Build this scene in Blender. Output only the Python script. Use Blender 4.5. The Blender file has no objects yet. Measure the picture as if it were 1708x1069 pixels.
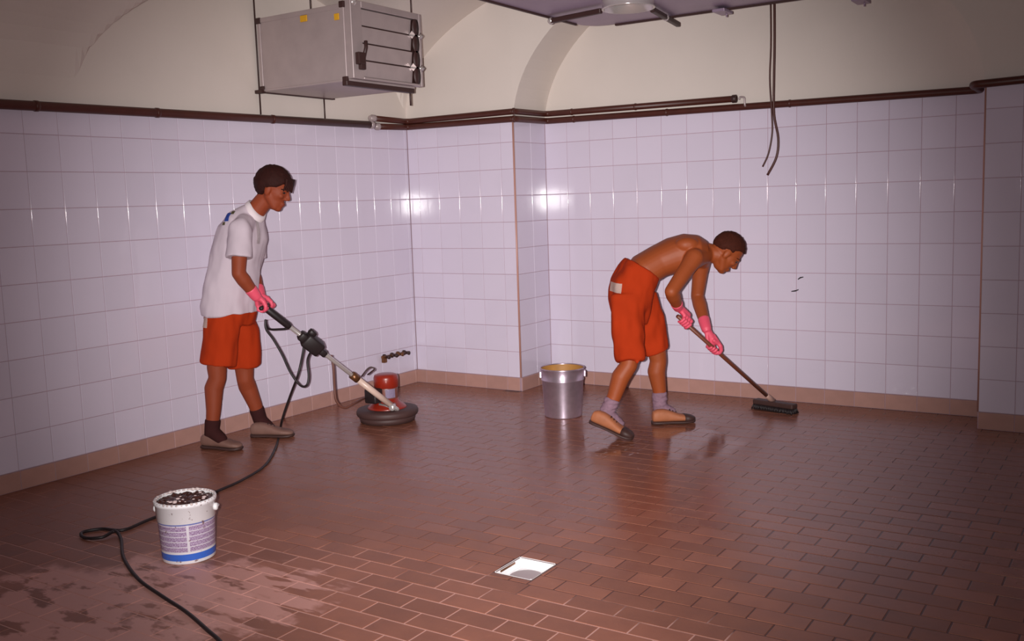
import bpy, bmesh, math, random
import numpy as np
from mathutils import Vector, Matrix, noise
from mathutils.bvhtree import BVHTree
random.seed(7)
SC = bpy.context.scene
COL = SC.collection

# ------------------------------------------------------------------ camera
FPX = 1638.97
RX, RL, RZ = math.radians(83.0936), math.radians(-1.8912), math.radians(33.3243)
CAM = Vector((4.067, -6.7465, 1.4601))
RM = Matrix.Rotation(RZ, 3, 'Z') @ Matrix.Rotation(RX, 3, 'X') @ Matrix.Rotation(RL, 3, 'Z')
cam_d = bpy.data.cameras.new('camera')
cam_d.sensor_width = 36; cam_d.lens = FPX / 1708 * 36
cam_d.clip_start = 0.02
cam = bpy.data.objects.new('camera', cam_d)
cam.matrix_world = Matrix.Translation(CAM) @ RM.to_4x4()
COL.objects.link(cam)
SC.camera = cam

# ------------------------------------------------------------------ light: the camera's own flash, in a dark room
wd = bpy.data.worlds.new('world'); SC.world = wd; wd.use_nodes = True
wd.node_tree.nodes['Background'].inputs[0].default_value = (0.02, 0.02, 0.025, 1)
wd.node_tree.nodes['Background'].inputs[1].default_value = 1.0
# beam of the flash: bright core plus weaker spill, just left of the lens
for nm, en, sz in (('camera_flash', 1500, 56), ('camera_flash_spill', 280, 90)):
    fl = bpy.data.lights.new(nm, 'SPOT')
    fl.energy = en; fl.spot_size = math.radians(sz); fl.spot_blend = 1.0
    fl.shadow_soft_size = 0.018; fl.color = (1.0, 0.965, 0.95)
    flo = bpy.data.objects.new(nm, fl)
    flo.matrix_world = Matrix.Translation(CAM + RM.col[1] * 0.015 - RM.col[0] * 0.075) @ (RM @ Matrix.Rotation(math.radians(1.5), 3, 'X')).to_4x4()
    COL.objects.link(flo)
SC.view_settings.view_transform = 'Standard'
SC.view_settings.look = 'None'
SC.view_settings.gamma = 1.0
SC.view_settings.use_curve_mapping = False
SC.view_settings.exposure = 0.0

# ------------------------------------------------------------------ helpers
def P(x, y, d):
    """world point seen at pixel x, y of the 1708x1069 frame at a given depth"""
    return CAM + RM @ Vector(((x - 854) / FPX * d, -(y - 534.5) / FPX * d, -d))
def onz(x, y, z=0.0):
    v = RM @ Vector(((x - 854) / FPX, -(y - 534.5) / FPX, -1)); t = (z - CAM.z) / v.z
    return CAM + v * t
def pix(v):
    q = RM.transposed() @ (Vector(v) - CAM)
    return 854 + FPX * q.x / -q.z, 534.5 - FPX * q.y / -q.z, -q.z
def lin(c):
    return tuple(((v / 255) / 12.92 if v / 255 <= 0.04045 else ((v / 255 + 0.055) / 1.055) ** 2.4) for v in c) + (1,)

def link(o, parent=None):
    COL.objects.link(o)
    if parent is not None:
        o.parent = parent
        o.matrix_parent_inverse = Matrix.Translation(-world_loc(parent))
    return o
def world_loc(o):
    l = o.location.copy()
    return l
def tag(o, label=None, cat=None, group=None, kind=None):
    if label: o['label'] = label
    if cat: o['category'] = cat
    if group: o['group'] = group
    if kind: o['kind'] = kind
    return o
def empty(name, loc, label, cat, group=None):
    o = bpy.data.objects.new(name, None); o.location = loc; o.empty_display_size = 0.1
    COL.objects.link(o); return tag(o, label, cat, group)
def mesh_obj(name, bm, mats, parent=None, smooth=False):
    me = bpy.data.meshes.new(name)
    bmesh.ops.recalc_face_normals(bm, faces=bm.faces[:])
    if smooth:
        for f in bm.faces: f.smooth = True
    bm.to_mesh(me); bm.free()
    for m in (mats if isinstance(mats, (list, tuple)) else [mats]): me.materials.append(m)
    o = bpy.data.objects.new(name, me)
    return link_flat(o, parent)
def link_flat(o, parent):
    """meshes are written in world coordinates; keep them there under a shifted parent (and its parent)"""
    COL.objects.link(o)
    if parent is not None:
        off = Vector((0, 0, 0)); q = parent
        o.parent = parent
        if parent.type == 'EMPTY': o.location = -parent.location
    return o

def box(bm, lo, hi, mi=0, M=None):
    xs = [(lo[0], hi[0])[i] for i in (0, 1)]
    vs = [bm.verts.new(Vector(((hi if i & 1 else lo)[0], (hi if i & 2 else lo)[1], (hi if i & 4 else lo)[2]))) for i in range(8)]
    if M is not None:
        for v in vs: v.co = M @ v.co
    for f in ((0, 2, 3, 1), (4, 5, 7, 6), (0, 1, 5, 4), (2, 6, 7, 3), (0, 4, 6, 2), (1, 3, 7, 5)):
        fc = bm.faces.new([vs[i] for i in f]); fc.material_index = mi
    return vs
def bevel_box(bm, lo, hi, r, seg=2, M=None):
    b2 = bmesh.new(); box(b2, lo, hi)
    bmesh.ops.bevel(b2, geom=b2.edges[:], offset=r, segments=seg, affect='EDGES', profile=0.5)
    if M is not None: b2.transform(M)
    merge(bm, b2)
def merge(bm, b2):
    me = bpy.data.meshes.new('t'); b2.to_mesh(me); b2.free(); bm.from_mesh(me); bpy.data.meshes.remove(me)
def frame(axis, hint=None):
    a = Vector(axis).normalized()
    h = Vector(hint) if hint is not None else (Vector((0, 0, 1)) if abs(a.z) < 0.9 else Vector((1, 0, 0)))
    u = (h - a * h.dot(a)).normalized(); v = a.cross(u)
    return a, u, v
def loft(bm, rings, cap=True, mi=0):
    vr = [[bm.verts.new(p) for p in r] for r in rings]; n = len(vr[0])
    for a, b in zip(vr, vr[1:]):
        for i in range(n):
            f = bm.faces.new((a[i], a[(i + 1) % n], b[(i + 1) % n], b[i])); f.material_index = mi; f.smooth = True
    if cap:
        f = bm.faces.new(list(reversed(vr[0]))); f.material_index = mi
        f = bm.faces.new(vr[-1]); f.material_index = mi
def lathe(bm, c, axis, prof, n=32, mi=0, cap=True, hint=None):
    a, u, v = frame(axis, hint); c = Vector(c)
    loft(bm, [[c + a * z + (u * math.cos(t) + v * math.sin(t)) * max(r, 1e-4) for t in [2 * math.pi * i / n for i in range(n)]] for r, z in prof], cap, mi)
def smooth_path(pts, sub=6):
    pts = [Vector(p) for p in pts]; out = []
    for i in range(len(pts) - 1):
        p0 = pts[max(i - 1, 0)]; p1 = pts[i]; p2 = pts[i + 1]; p3 = pts[min(i + 2, len(pts) - 1)]
        for k in range(sub):
            t = k / sub
            out.append(0.5 * ((2 * p1) + (p2 - p0) * t + (2 * p0 - 5 * p1 + 4 * p2 - p3) * t * t + (3 * p1 - p0 - 3 * p2 + p3) * t ** 3))
    out.append(pts[-1]); return out
def round_path(pts, r=0.05, seg=5):
    pts = [Vector(p) for p in pts]; out = [pts[0]]
    for a, b, c in zip(pts, pts[1:], pts[2:]):
        d1 = (a - b); d2 = (c - b); rr = min(r, d1.length * .45, d2.length * .45)
        s = b + d1.normalized() * rr; e = b + d2.normalized() * rr
        for k in range(seg + 1):
            t = k / seg; out.append(s * (1 - t) ** 2 + b * 2 * t * (1 - t) + e * t * t)
    out.append(pts[-1]); return out
def tube(bm, pts, r, n=10, mi=0):
    pts = [Vector(p) for p in pts]; rings = []; u = None
    for i, p in enumerate(pts):
        t = (pts[min(i + 1, len(pts) - 1)] - pts[max(i - 1, 0)]).normalized()
        if u is None: _, u, _ = frame(t)
        u = (u - t * u.dot(t)).normalized(); v = t.cross(u)
        rr = r[i] if isinstance(r, (list, tuple)) else r
        rings.append([p + (u * math.cos(q) + v * math.sin(q)) * rr for q in [2 * math.pi * k / n for k in range(n)]])
    loft(bm, rings, True, mi)
def ellipsoid(bm, c, ax, n=18, m=12):
    c = Vector(c); A = [Vector(a) for a in ax]
    rings = []
    for j in range(1, m):
        t = math.pi * j / m
        rings.append([c + A[2] * math.cos(t) + (A[0] * math.cos(q) + A[1] * math.sin(q)) * math.sin(t) for q in [2 * math.pi * k / n for k in range(n)]])
    loft(bm, rings, True)
def capsule(bm, p0, p1, r0, r1, n=16):
    p0 = Vector(p0); p1 = Vector(p1); d = (p1 - p0); L = d.length
    prof = [(r0 * math.sin(t), -r0 * math.cos(t)) for t in [math.pi / 2 * k / 5 for k in range(1, 5)]] + [(r0, 0), (r1, L)] + \
           [(r1 * math.cos(t), L + r1 * math.sin(t)) for t in [math.pi / 2 * k / 5 for k in range(1, 5)]]
    lathe(bm, p0, d, prof, n)
def chain(bm, pts, rs, n=16):
    for (a, ra), (b, rb) in zip(zip(pts, rs), list(zip(pts, rs))[1:]): capsule(bm, a, b, ra, rb, n)
def skin_obj(name, bm, mat, parent, voxel=0.007, smooth=4, fac=0.5, wrinkle=None):
    """weld overlapping closed volumes into one continuous surface"""
    me = bpy.data.meshes.new('tmp'); bmesh.ops.recalc_face_normals(bm, faces=bm.faces[:]); bm.to_mesh(me); bm.free()
    o = bpy.data.objects.new('tmp', me); COL.objects.link(o)
    m = o.modifiers.new('r', 'REMESH'); m.mode = 'VOXEL'; m.voxel_size = voxel; m.use_smooth_shade = True
    s = o.modifiers.new('s', 'SMOOTH'); s.iterations = smooth; s.factor = fac
    dg = bpy.context.evaluated_depsgraph_get()
    m2 = bpy.data.meshes.new_from_object(o.evaluated_get(dg)); m2.name = name
    bpy.data.objects.remove(o); bpy.data.meshes.remove(me)
    if wrinkle:
        amp, sc, direc = wrinkle
        m2.update()
        nor = [v.normal.copy() for v in m2.vertices]
        for v, nn in zip(m2.vertices, nor):
            q = Vector((v.co.x * sc[0], v.co.y * sc[1], v.co.z * sc[2]))
            v.co += nn * (amp * noise.noise(q) + amp * .55 * noise.noise(q * 2.3 + Vector((5, 1, 2))))
    for p in m2.polygons: p.use_smooth = True
    m2.materials.clear(); m2.materials.append(mat)
    r = bpy.data.objects.new(name, m2)
    return link_flat(r, parent)

# ------------------------------------------------------------------ materials
def mat(name, col, rough=0.5, metal=0.0, spec=0.5, var=0.0, nscale=8.0, bump=0.0, bscale=60.0, coat=0.0, rand=0.0, sss=0.0):
    m = bpy.data.materials.new(name); m.use_nodes = True; nt = m.node_tree; b = nt.nodes['Principled BSDF']
    c = lin(col)
    b.inputs['Roughness'].default_value = rough; b.inputs['Metallic'].default_value = metal
    b.inputs['Specular IOR Level'].default_value = spec; b.inputs['Coat Weight'].default_value = coat
    tc = nt.nodes.new('ShaderNodeTexCoord')
    no = nt.nodes.new('ShaderNodeTexNoise'); no.inputs['Scale'].default_value = nscale; no.inputs['Detail'].default_value = 5
    nt.links.new(tc.outputs['Object'], no.inputs['Vector'])
    mx = nt.nodes.new('ShaderNodeMix'); mx.data_type = 'RGBA'
    mx.inputs[6].default_value = tuple(v * (1 - var) for v in c[:3]) + (1,)
    mx.inputs[7].default_value = tuple(min(1, v * (1 + var)) for v in c[:3]) + (1,)
    nt.links.new(no.outputs['Fac'], mx.inputs[0])
    out = mx.outputs[2]
    if rand:
        oi = nt.nodes.new('ShaderNodeObjectInfo'); hs = nt.nodes.new('ShaderNodeHueSaturation')
        mr = nt.nodes.new('ShaderNodeMapRange'); mr.inputs['To Min'].default_value = 1 - rand; mr.inputs['To Max'].default_value = 1 + rand
        nt.links.new(oi.outputs['Random'], mr.inputs['Value']); nt.links.new(mr.outputs[0], hs.inputs['Value']); nt.links.new(out, hs.inputs['Color']); out = hs.outputs[0]
    nt.links.new(out, b.inputs['Base Color'])
    if bump:
        n2 = nt.nodes.new('ShaderNodeTexNoise'); n2.inputs['Scale'].default_value = bscale; n2.inputs['Detail'].default_value = 4
        nt.links.new(tc.outputs['Object'], n2.inputs['Vector'])
        bp = nt.nodes.new('ShaderNodeBump'); bp.inputs['Strength'].default_value = bump; bp.inputs['Distance'].default_value = 0.004
        nt.links.new(n2.outputs['Fac'], bp.inputs['Height']); nt.links.new(bp.outputs[0], b.inputs['Normal'])
    return m
class N:
    """tiny node-graph helper on world position"""
    def __init__(s, m): s.nt = m.node_tree; s.g = s.nt.nodes.new('ShaderNodeNewGeometry'); s.sep = s.nt.nodes.new('ShaderNodeSeparateXYZ'); s.nt.links.new(s.g.outputs['Position'], s.sep.inputs[0])
    def math(s, op, a, b=None, clamp=False):
        n = s.nt.nodes.new('ShaderNodeMath'); n.operation = op; n.use_clamp = clamp
        for i, v in enumerate((a, b)):
            if v is None: continue
            if isinstance(v, (int, float)): n.inputs[i].default_value = v
            else: s.nt.links.new(v, n.inputs[i])
        return n.outputs[0]
    def noise(s, sc, det=4, off=(0, 0, 0), rough=0.55):
        mp = s.nt.nodes.new('ShaderNodeMapping'); mp.inputs['Location'].default_value = off
        if isinstance(sc, tuple): mp.inputs['Scale'].default_value = sc; sc = 1
        s.nt.links.new(s.g.outputs['Position'], mp.inputs['Vector'])
        n = s.nt.nodes.new('ShaderNodeTexNoise'); n.inputs['Scale'].default_value = sc; n.inputs['Detail'].default_value = det; n.inputs['Roughness'].default_value = rough
        s.nt.links.new(mp.outputs[0], n.inputs['Vector']); return n.outputs['Fac']
    def ramp(s, v, a, b, lo=0.0, hi=1.0):
        n = s.nt.nodes.new('ShaderNodeMapRange'); n.interpolation_type = 'SMOOTHSTEP'
        n.inputs['From Min'].default_value = a; n.inputs['From Max'].default_value = b; n.inputs['To Min'].default_value = lo; n.inputs['To Max'].default_value = hi
        s.nt.links.new(v, n.inputs['Value']); return n.outputs[0]
    def mix(s, f, a, b):
        n = s.nt.nodes.new('ShaderNodeMix'); n.data_type = 'RGBA'
        if isinstance(f, (int, float)): n.inputs[0].default_value = f
        else: s.nt.links.new(f, n.inputs[0])
        for i, v in ((6, a), (7, b)):
            if isinstance(v, tuple): n.inputs[i].default_value = v
            else: s.nt.links.new(v, n.inputs[i])
        return n.outputs[2]
    def blob(s, cx, cy, rx, ry, nz=None, amp=0.0):
        dx = s.math('DIVIDE', s.math('SUBTRACT', s.sep.outputs[0], cx), rx); dy = s.math('DIVIDE', s.math('SUBTRACT', s.sep.outputs[1], cy), ry)
        d = s.math('SQRT', s.math('ADD', s.math('MULTIPLY', dx, dx), s.math('MULTIPLY', dy, dy)))
        if nz is not None: d = s.math('ADD', d, s.math('MULTIPLY', s.math('SUBTRACT', nz, 0.5), amp))
        return d   # <1 inside

def floor_material(name, grout):
    m = bpy.data.materials.new(name); m.use_nodes = True; nt = m.node_tree; b = nt.nodes['Principled BSDF']; n = N(m)
    big = n.noise(2.6, 5); fine = n.noise(38, 4, (3, 1, 0)); mid = n.noise(9, 5, (7, 2, 0))
    if not grout:
        base = n.mix(mid, lin((122, 74, 59)), lin((158, 102, 82)))
        oi = nt.nodes.new('ShaderNodeObjectInfo'); hs = nt.nodes.new('ShaderNodeHueSaturation')
        nt.links.new(n.ramp(oi.outputs['Random'], 0, 1, 0.86, 1.12), hs.inputs['Value']); nt.links.new(base, hs.inputs['Color']); base = hs.outputs[0]
        base = n.mix(n.ramp(fine, 0.62, 0.75, 0, 0.35), base, lin((165, 110, 90)))
    else:
        dry = n.ramp(n.math('ADD', n.sep.outputs[1], n.math('MULTIPLY', n.math('SUBTRACT', big, 0.5), 0.7)), -3.72, -3.86)
        base = n.mix(dry, lin((84, 50, 44)), lin((200, 152, 142)))
    # pale cleaning slurry lying on the tiles in the front left, with wet brown smears in it
    d = n.blob(0.85, -4.75, 0.62, 0.62, big, 1.3)
    slur = n.ramp(d, 1.05, 0.85)
    sm = n.noise((5.5, 9.0, 1), 4, (1, 5, 0)); slur = n.math('MULTIPLY', slur, n.ramp(sm, 0.60, 0.52))
    d2 = n.blob(1.15, -4.35, 0.42, 0.36, mid, 1.2); s2 = n.math('MULTIPLY', n.ramp(d2, 1.1, 0.8), n.ramp(n.noise((4, 14, 1), 3, (2, 2, 0)), 0.56, 0.50))
    slur = n.math('MAXIMUM', slur, n.math('MULTIPLY', s2, 0.8))
    d3 = n.blob(1.9, -4.75, 0.5, 0.16, mid, 1.6); slur = n.math('MAXIMUM', slur, n.math('MULTIPLY', n.ramp(d3, 0.9, 0.6), n.ramp(mid, 0.5, 0.56)))
    base = n.mix(n.math('MULTIPLY', slur, 0.95), base, lin((208, 152, 142)))
    # foam flecks in the puddle by the worker on the right
    pd = n.blob(1.62, -1.45, 0.55, 0.42, big, 0.9); pud = n.ramp(pd, 1.05, 0.85)
    foam = n.math('MULTIPLY', n.ramp(n.blob(1.45, -1.75, 0.2, 0.2, mid, 1.0), 1.0, 0.7), n.ramp(n.noise(26, 3, (4, 4, 0)), 0.58, 0.66))
    base = n.mix(n.math('MULTIPLY', foam, 0.6), base, lin((190, 165, 165)))
    nt.links.new(base, b.inputs['Base Color'])
    wet = n.ramp(n.math('ADD', n.sep.outputs[1], n.math('MULTIPLY', n.math('SUBTRACT', big, 0.5), 1.2)), -3.9, -2.4)
    # thin water film: smooth at the back, drying towards the front
    ro = n.math('SUBTRACT', 0.45, n.math('MULTIPLY', wet, 0.20))
    ro = n.math('ADD', ro, n.math('MULTIPLY', n.math('SUBTRACT', mid, 0.5), 0.16))
    ro = n.math('MULTIPLY', ro, n.ramp(pud, 0, 1, 1.0, 0.4))
    nt.links.new(ro, b.inputs['Roughness'])
    b.inputs['Specular IOR Level'].default_value = 0.5
    bp = nt.nodes.new('ShaderNodeBump'); bp.inputs['Strength'].default_value = 0.25; bp.inputs['Distance'].default_value = 0.003
    nt.links.new(n.math('MULTIPLY', fine, n.ramp(wet, 0, 1, 1.0, 0.25)), bp.inputs['Height']); nt.links.new(bp.outputs[0], b.inputs['Normal'])
    return m

M = {}
M['ftile'] = floor_material('floor_tile', False)
M['fgrout'] = floor_material('floor_grout', True)
M['wtile'] = mat('wall_tile', (216, 205, 222), 0.07, spec=0.5, var=0.025, nscale=3, rand=0.025, bump=0.05, bscale=9)
M['wgrout'] = mat('wall_grout', (176, 146, 156), 0.9, var=0.15)
M['plaster'] = mat('plaster', (218, 206, 198), 0.85, spec=0.2, var=0.05, nscale=2.5, bump=0.15, bscale=30)
M['skirt'] = mat('skirting_tile', (176, 134, 124), 0.3, var=0.12, nscale=12, rand=0.07)
M['corner'] = mat('corner_strip', (190, 140, 128), 0.4, var=0.1)
M['pipe'] = mat('brown_pipe', (74, 34, 26), 0.42, var=0.25, nscale=14)
M['steel'] = mat('sheet_steel', (176, 160, 160), 0.38, metal=0.3, var=0.12, nscale=10)
M['duct'] = mat('duct_steel', (160, 140, 160), 0.4, metal=0.3, var=0.18, nscale=4)
M['chrome'] = mat('chrome', (206, 196, 194), 0.18, metal=0.55, var=0.1)
M['dark'] = mat('dark_iron', (58, 34, 32), 0.5, var=0.2)
M['galv'] = mat('galvanised', (216, 198, 214), 0.42, metal=0.85, var=0.2, nscale=24, bump=0.12, bscale=40)
_b = M['galv'].node_tree.nodes['Principled BSDF']; _t = M['galv'].node_tree.nodes.new('ShaderNodeTangent'); _t.direction_type = 'RADIAL'; _t.axis = 'Z'
_b.inputs['Anisotropic'].default_value = 0.8; _b.inputs['Anisotropic Rotation'].default_value = 0.25; M['galv'].node_tree.links.new(_t.outputs[0], _b.inputs['Tangent'])
M['rust'] = mat('yellow_residue', (176, 124, 62), 0.6, var=0.25, nscale=20)
M['black'] = mat('black_rubber', (34, 24, 26), 0.5, var=0.2)
M['red'] = mat('red_enamel', (142, 36, 20), 0.35, var=0.15, coat=0.3)
M['skirtrub'] = mat('brown_brush', (70, 46, 44), 0.6, var=0.2)
M['white'] = mat('white_plastic', (224, 220, 222), 0.35, var=0.04)
M['skinL'] = mat('skin', (136, 60, 34), 0.62, spec=.3, var=0.12, nscale=9)
M['skinR'] = mat('skin_tanned', (148, 70, 33), 0.55, spec=.35, var=0.12, nscale=8)
M['hair'] = mat('dark_hair', (46, 16, 12), 0.75, spec=.2, var=0.4, nscale=60, bump=0.6, bscale=120)
M['hair2'] = mat('brown_hair', (66, 28, 18), 0.8, spec=.15, var=0.4, nscale=70, bump=0.6, bscale=150)
M['shirt'] = mat('white_cotton', (196, 180, 190), 0.9, spec=0.1, var=0.04, nscale=6)
M['shorts'] = mat('orange_cotton', (166, 50, 18), 0.9, spec=0.1, var=0.14, nscale=7)
M['pink'] = mat('pink_rubber', (228, 84, 108), 0.5, var=0.1)
M['sockd'] = mat('dark_sock', (58, 30, 30), 0.95, spec=0.1, var=0.2)
M['sockg'] = mat('grey_sock', (138, 108, 122), 0.95, spec=0.1, var=0.25, nscale=60)
M['shoeL'] = mat('grey_leather', (122, 88, 78), 0.65, var=0.2, nscale=20)
M['shoeR'] = mat('tan_leather', (164, 98, 64), 0.65, var=0.2, nscale=20)
M['sole'] = mat('dark_sole', (62, 38, 34), 0.6, var=0.2)
M['wood'] = mat('dark_wood', (112, 58, 40), 0.45, var=0.25, nscale=16)
M['yellow'] = mat('yellow_sticker', (214, 158, 30), 0.6, var=0.15)
M['tagw'] = mat('white_tag', (232, 206, 196), 0.8, var=0.12, nscale=90)
M['brass'] = mat('brass', (120, 78, 50), 0.35, metal=0.6, var=0.25)
M['eye'] = mat('eye', (40, 26, 22), 0.2)
M['blue'] = mat('blue_print', (60, 92, 190), 0.8, var=0.1)
M['greenp'] = mat('olive_print', (110, 100, 70), 0.8, var=0.1)
M['mudwater'] = mat('murky_water', (70, 40, 36), 0.18, var=0.3, nscale=30, bump=0.8, bscale=55)
M['foam'] = mat('foam', (214, 190, 188), 0.5, var=0.1)

# ------------------------------------------------------------------ setting: dimensions
WX, PD, RD, RE = -1.0231, 0.4578, 0.3354, 3.1989      # left wall x, pier depth, right pier depth and edge
HB, T, TOP = 0.1042, 0.2, 2.062
XR, YN = 6.8, -9.28                                   # room carries on to the right and behind the camera
def z1(y):      # vault cells along the left wall
    k = y + PD + 1.47
    return 1.95 + 1.05 * math.sqrt(max(0, 1 - (k / 1.47) ** 2))
def z2(x):      # wide barrel over the end wall
    k = (x - 1.6) / 2.62
    if k > 1: k = 2 - k if k < 2 else 0
    return 2.22 + 1.0 * math.sqrt(max(0, 1 - k * k))
def zarch(x): return 2.02 + 1.09 * math.sqrt(max(0, 1 - ((x - 1.6) / 1.6) ** 2))
def fy(x): return -PD + (PD - RD) * min(max(x / RE, 0), 1)  # front plane of the piers
G = 0.004  # joints recessed behind the tile faces

# left wall slab: lower part grout bed, upper part plaster
bm = bmesh.new()
box(bm, (WX - 0.2, YN, 0), (WX - G, 0, TOP), 1); box(bm, (WX - 0.2, YN, TOP), (WX, 0, 3.3), 0)
wall_left = tag(mesh_obj('wall_left', bm, [M['plaster'], M['wgrout']]), kind='structure')
# end wall recess behind the blind arch
bm = bmesh.new()
box(bm, (-0.2, G, 0), (XR, 0.2, TOP), 1); box(bm, (-0.2, 0, TOP), (XR, 0.2, 3.3), 0)
wall_back = tag(mesh_obj('wall_back', bm, [M['plaster'], M['wgrout']]), kind='structure')
# left pier and right pier
bm = bmesh.new()
box(bm, (WX, -PD + G, 0), (-G, 0, TOP), 1)
wall_pier = tag(mesh_obj('wall_pier', bm, [M['plaster'], M['wgrout']]), kind='structure')
bm = bmesh.new()
box(bm, (RE + G, -RD + G, 0), (XR, 0, TOP), 1)
wall_right_pier = tag(mesh_obj('wall_right_pier', bm, [M['plaster'], M['wgrout']]), kind='structure')
# arch wall over the piers (spandrels and soffit)
bm = bmesh.new()
xs = [WX, -0.6, -0.3, -0.0001]
xa = [0.8 * 2 * (1 - math.cos(math.pi * i / 48)) for i in range(49)]
prof = [(x, TOP) for x in (WX, 0.0)] + [(x * RE / 3.2, zarch(x)) for x in xa] + [(RE, TOP), (XR, TOP)]
prof = [(WX, TOP), (0.0, TOP)] + [(x * RE / 3.2, max(TOP, zarch(x))) for x in xa] + [(RE, TOP), (XR, TOP)]
fr = [bm.verts.new((x, fy(x), z)) for x, z in prof]; bk = [bm.verts.new((x, 0, z)) for x, z in prof]
ft = [bm.verts.new((x, fy(x), 3.3)) for x, z in prof]
for i in range(len(prof) - 1):
    try: bm.faces.new((fr[i], fr[i + 1], ft[i + 1], ft[i]))
    except ValueError: pass
    f = bm.faces.new((bk[i], bk[i + 1], fr[i + 1], fr[i]))
bmesh.ops.remove_doubles(bm, verts=bm.verts[:], dist=1e-5)
bmesh.ops.dissolve_degenerate(bm, edges=bm.edges[:], dist=1e-5)
wall_arch = tag(mesh_obj('wall_arch', bm, M['plaster']), kind='structure')
# vaulted ceiling
bm = bmesh.new(); nx, ny = 200, 240; gv = []
for i in range(nx + 1):
    x = WX - 0.0 + (XR - WX) * i / nx; row = []
    for j in range(ny + 1):
        y = -0.30 + (YN + 0.30) * j / ny
        yy = min(y, -PD - 1e-4)
        a_, b_ = z1(yy), z2(x); row.append(bm.verts.new((x, y, 0.5 * (a_ + b_ + math.sqrt((a_ - b_) ** 2 + 0.002)))))
    gv.append(row)
for i in range(nx):
    for j in range(ny):
        f = bm.faces.new((gv[i][j], gv[i + 1][j], gv[i + 1][j + 1], gv[i][j + 1])); f.smooth = False
ceiling = tag(mesh_obj('ceiling', bm, M['plaster'], smooth=False), kind='structure')
bm = bmesh.new(); box(bm, (XR, YN, 0), (XR + 0.2, 0.2, 3.3)); tag(mesh_obj('wall_right', bm, M['plaster']), kind='structure')
bm = bmesh.new(); box(bm, (WX - 0.2, YN - 0.2, 0), (XR + 0.2, YN, 3.3)); tag(mesh_obj('wall_rear', bm, M['plaster']), kind='structure')

# floor slab with the opening for the drain
DX0, DX1, DY0, DY1 = 1.918, 2.084, -3.658, -3.472
bm = bmesh.new()
for lo, hi in (((WX, YN), (DX0, 0)), ((DX1, YN), (XR, 0)), ((DX0, YN), (DX1, DY0)), ((DX0, DY1), (DX1, 0))):
    box(bm, (lo[0], lo[1], -0.05), (hi[0], hi[1], -0.0015))
floor = tag(mesh_obj('floor', bm, M['fgrout']), kind='structure')

# ------------------------------------------------------------------ tiles
cache = {}
def tile_mesh(w, h, th, bev, m):
    k = (round(w, 4), round(h, 4), th, bev, m)
    if k in cache: return cache[k]
    bm = bmesh.new(); rings = []
    for ins, z in ((0, -th), (0, -bev), (bev * 0.3, -bev * 0.3), (bev, 0)):
        a, b_ = w / 2 - ins, h / 2 - ins
        rings.append([bm.verts.new(c) for c in ((-a, -b_, z), (a, -b_, z), (a, b_, z), (-a, b_, z))])
    for r0, r1 in zip(rings, rings[1:]):
        for i in range(4):
            f = bm.faces.new((r0[i], r0[(i + 1) % 4], r1[(i + 1) % 4], r1[i])); f.smooth = True
    f = bm.faces.new(rings[-1]); f.smooth = True
    me = bpy.data.meshes.new('tile'); bm.normal_update(); bm.to_mesh(me); bm.free()
    me.materials.append(M[m]); cache[k] = me
    # keep the flat face flat: weighted normals by hand
    nm = []
    for p in me.polygons:
        for li in p.loop_indices:
            v = me.vertices[me.loops[li].vertex_index].co
            if abs(v.z) < 1e-6: nm.append((0, 0, 1))
            else:
                q = Vector((math.copysign(1, v.x) if abs(abs(v.x) - w / 2) < bev else 0, math.copysign(1, v.y) if abs(abs(v.y) - h / 2) < bev else 0, 0))
                pn = Vector(p.normal); q = Vector((pn.x, pn.y, 0))
                if q.length < 1e-6: q = Vector((0, 0, 1))
                zz = {0: 0, 1: 0.35, 2: 1.2}.get(0 if v.z < -bev - 1e-6 else (1 if v.z < -bev * 0.5 else 2))
                nm.append((q.normalized() + Vector((0, 0, zz))).normalized())
    me.normals_split_custom_set([tuple(x) for x in nm])
    return me
def put_tile(name, me, loc, rot, parent, jit=0.0015):
    o = bpy.data.objects.new(name, me); o.location = loc
    o.rotation_euler = (rot[0] + random.uniform(-jit, jit), rot[1] + random.uniform(-jit, jit), rot[2])
    COL.objects.link(o); o.parent = parent; return o
J = 0.0028
H90 = math.pi / 2
def tile_wall(parent, seams, conv, rot, rows=10, mt='wtile', z0=HB, zs=None, th=0.008, name='tile'):
    """seams: sorted coordinates of vertical joints along the wall"""
    zs = zs or ([z0 + T * k for k in range(rows)] + [TOP])
    for a, b_ in zip(seams, seams[1:]):
        for c, d in zip(zs, zs[1:]):
            if b_ - a < 0.012: continue
            put_tile(name, tile_mesh(b_ - a - J, d - c - J, th, 0.003, mt), conv((a + b_) / 2, (c + d) / 2), rot, parent)
BX = 0.3946 - 0.4
seam_b = [0.0] + [BX + T * j for j in range(1, 16)] + [RE]
tile_wall(wall_back, seam_b, lambda s, z: (s, 0, z), (H90, 0, 0))
seam_p = [WX + 0.002] + [-0.9214 + T * j for j in range(5)] + [-0.008]
tile_wall(wall_pier, seam_p, lambda s, z: (s, -PD, z), (H90, 0, 0))
seam_r = [-PD + 0.008, -PD + 0.2, -0.2 + 0.15, 0.0]
seam_r = [-PD + 0.008, -0.215, 0.0]
tile_wall(wall_pier, seam_r, lambda s, z: (0, s, z), (H90, 0, H90))
seam_l = sorted([-PD] + [-PD - 0.0358 - T * j for j in range(0, 26)])
tile_wall(wall_left, seam_l, lambda s, z: (WX, s, z), (H90, 0, H90))
seam_q = [RE + 0.008] + [3.4052 + T * j for j in range(12)]
tile_wall(wall_right_pier, seam_q, lambda s, z: (s, -RD, z), (H90, 0, 0))
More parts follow.
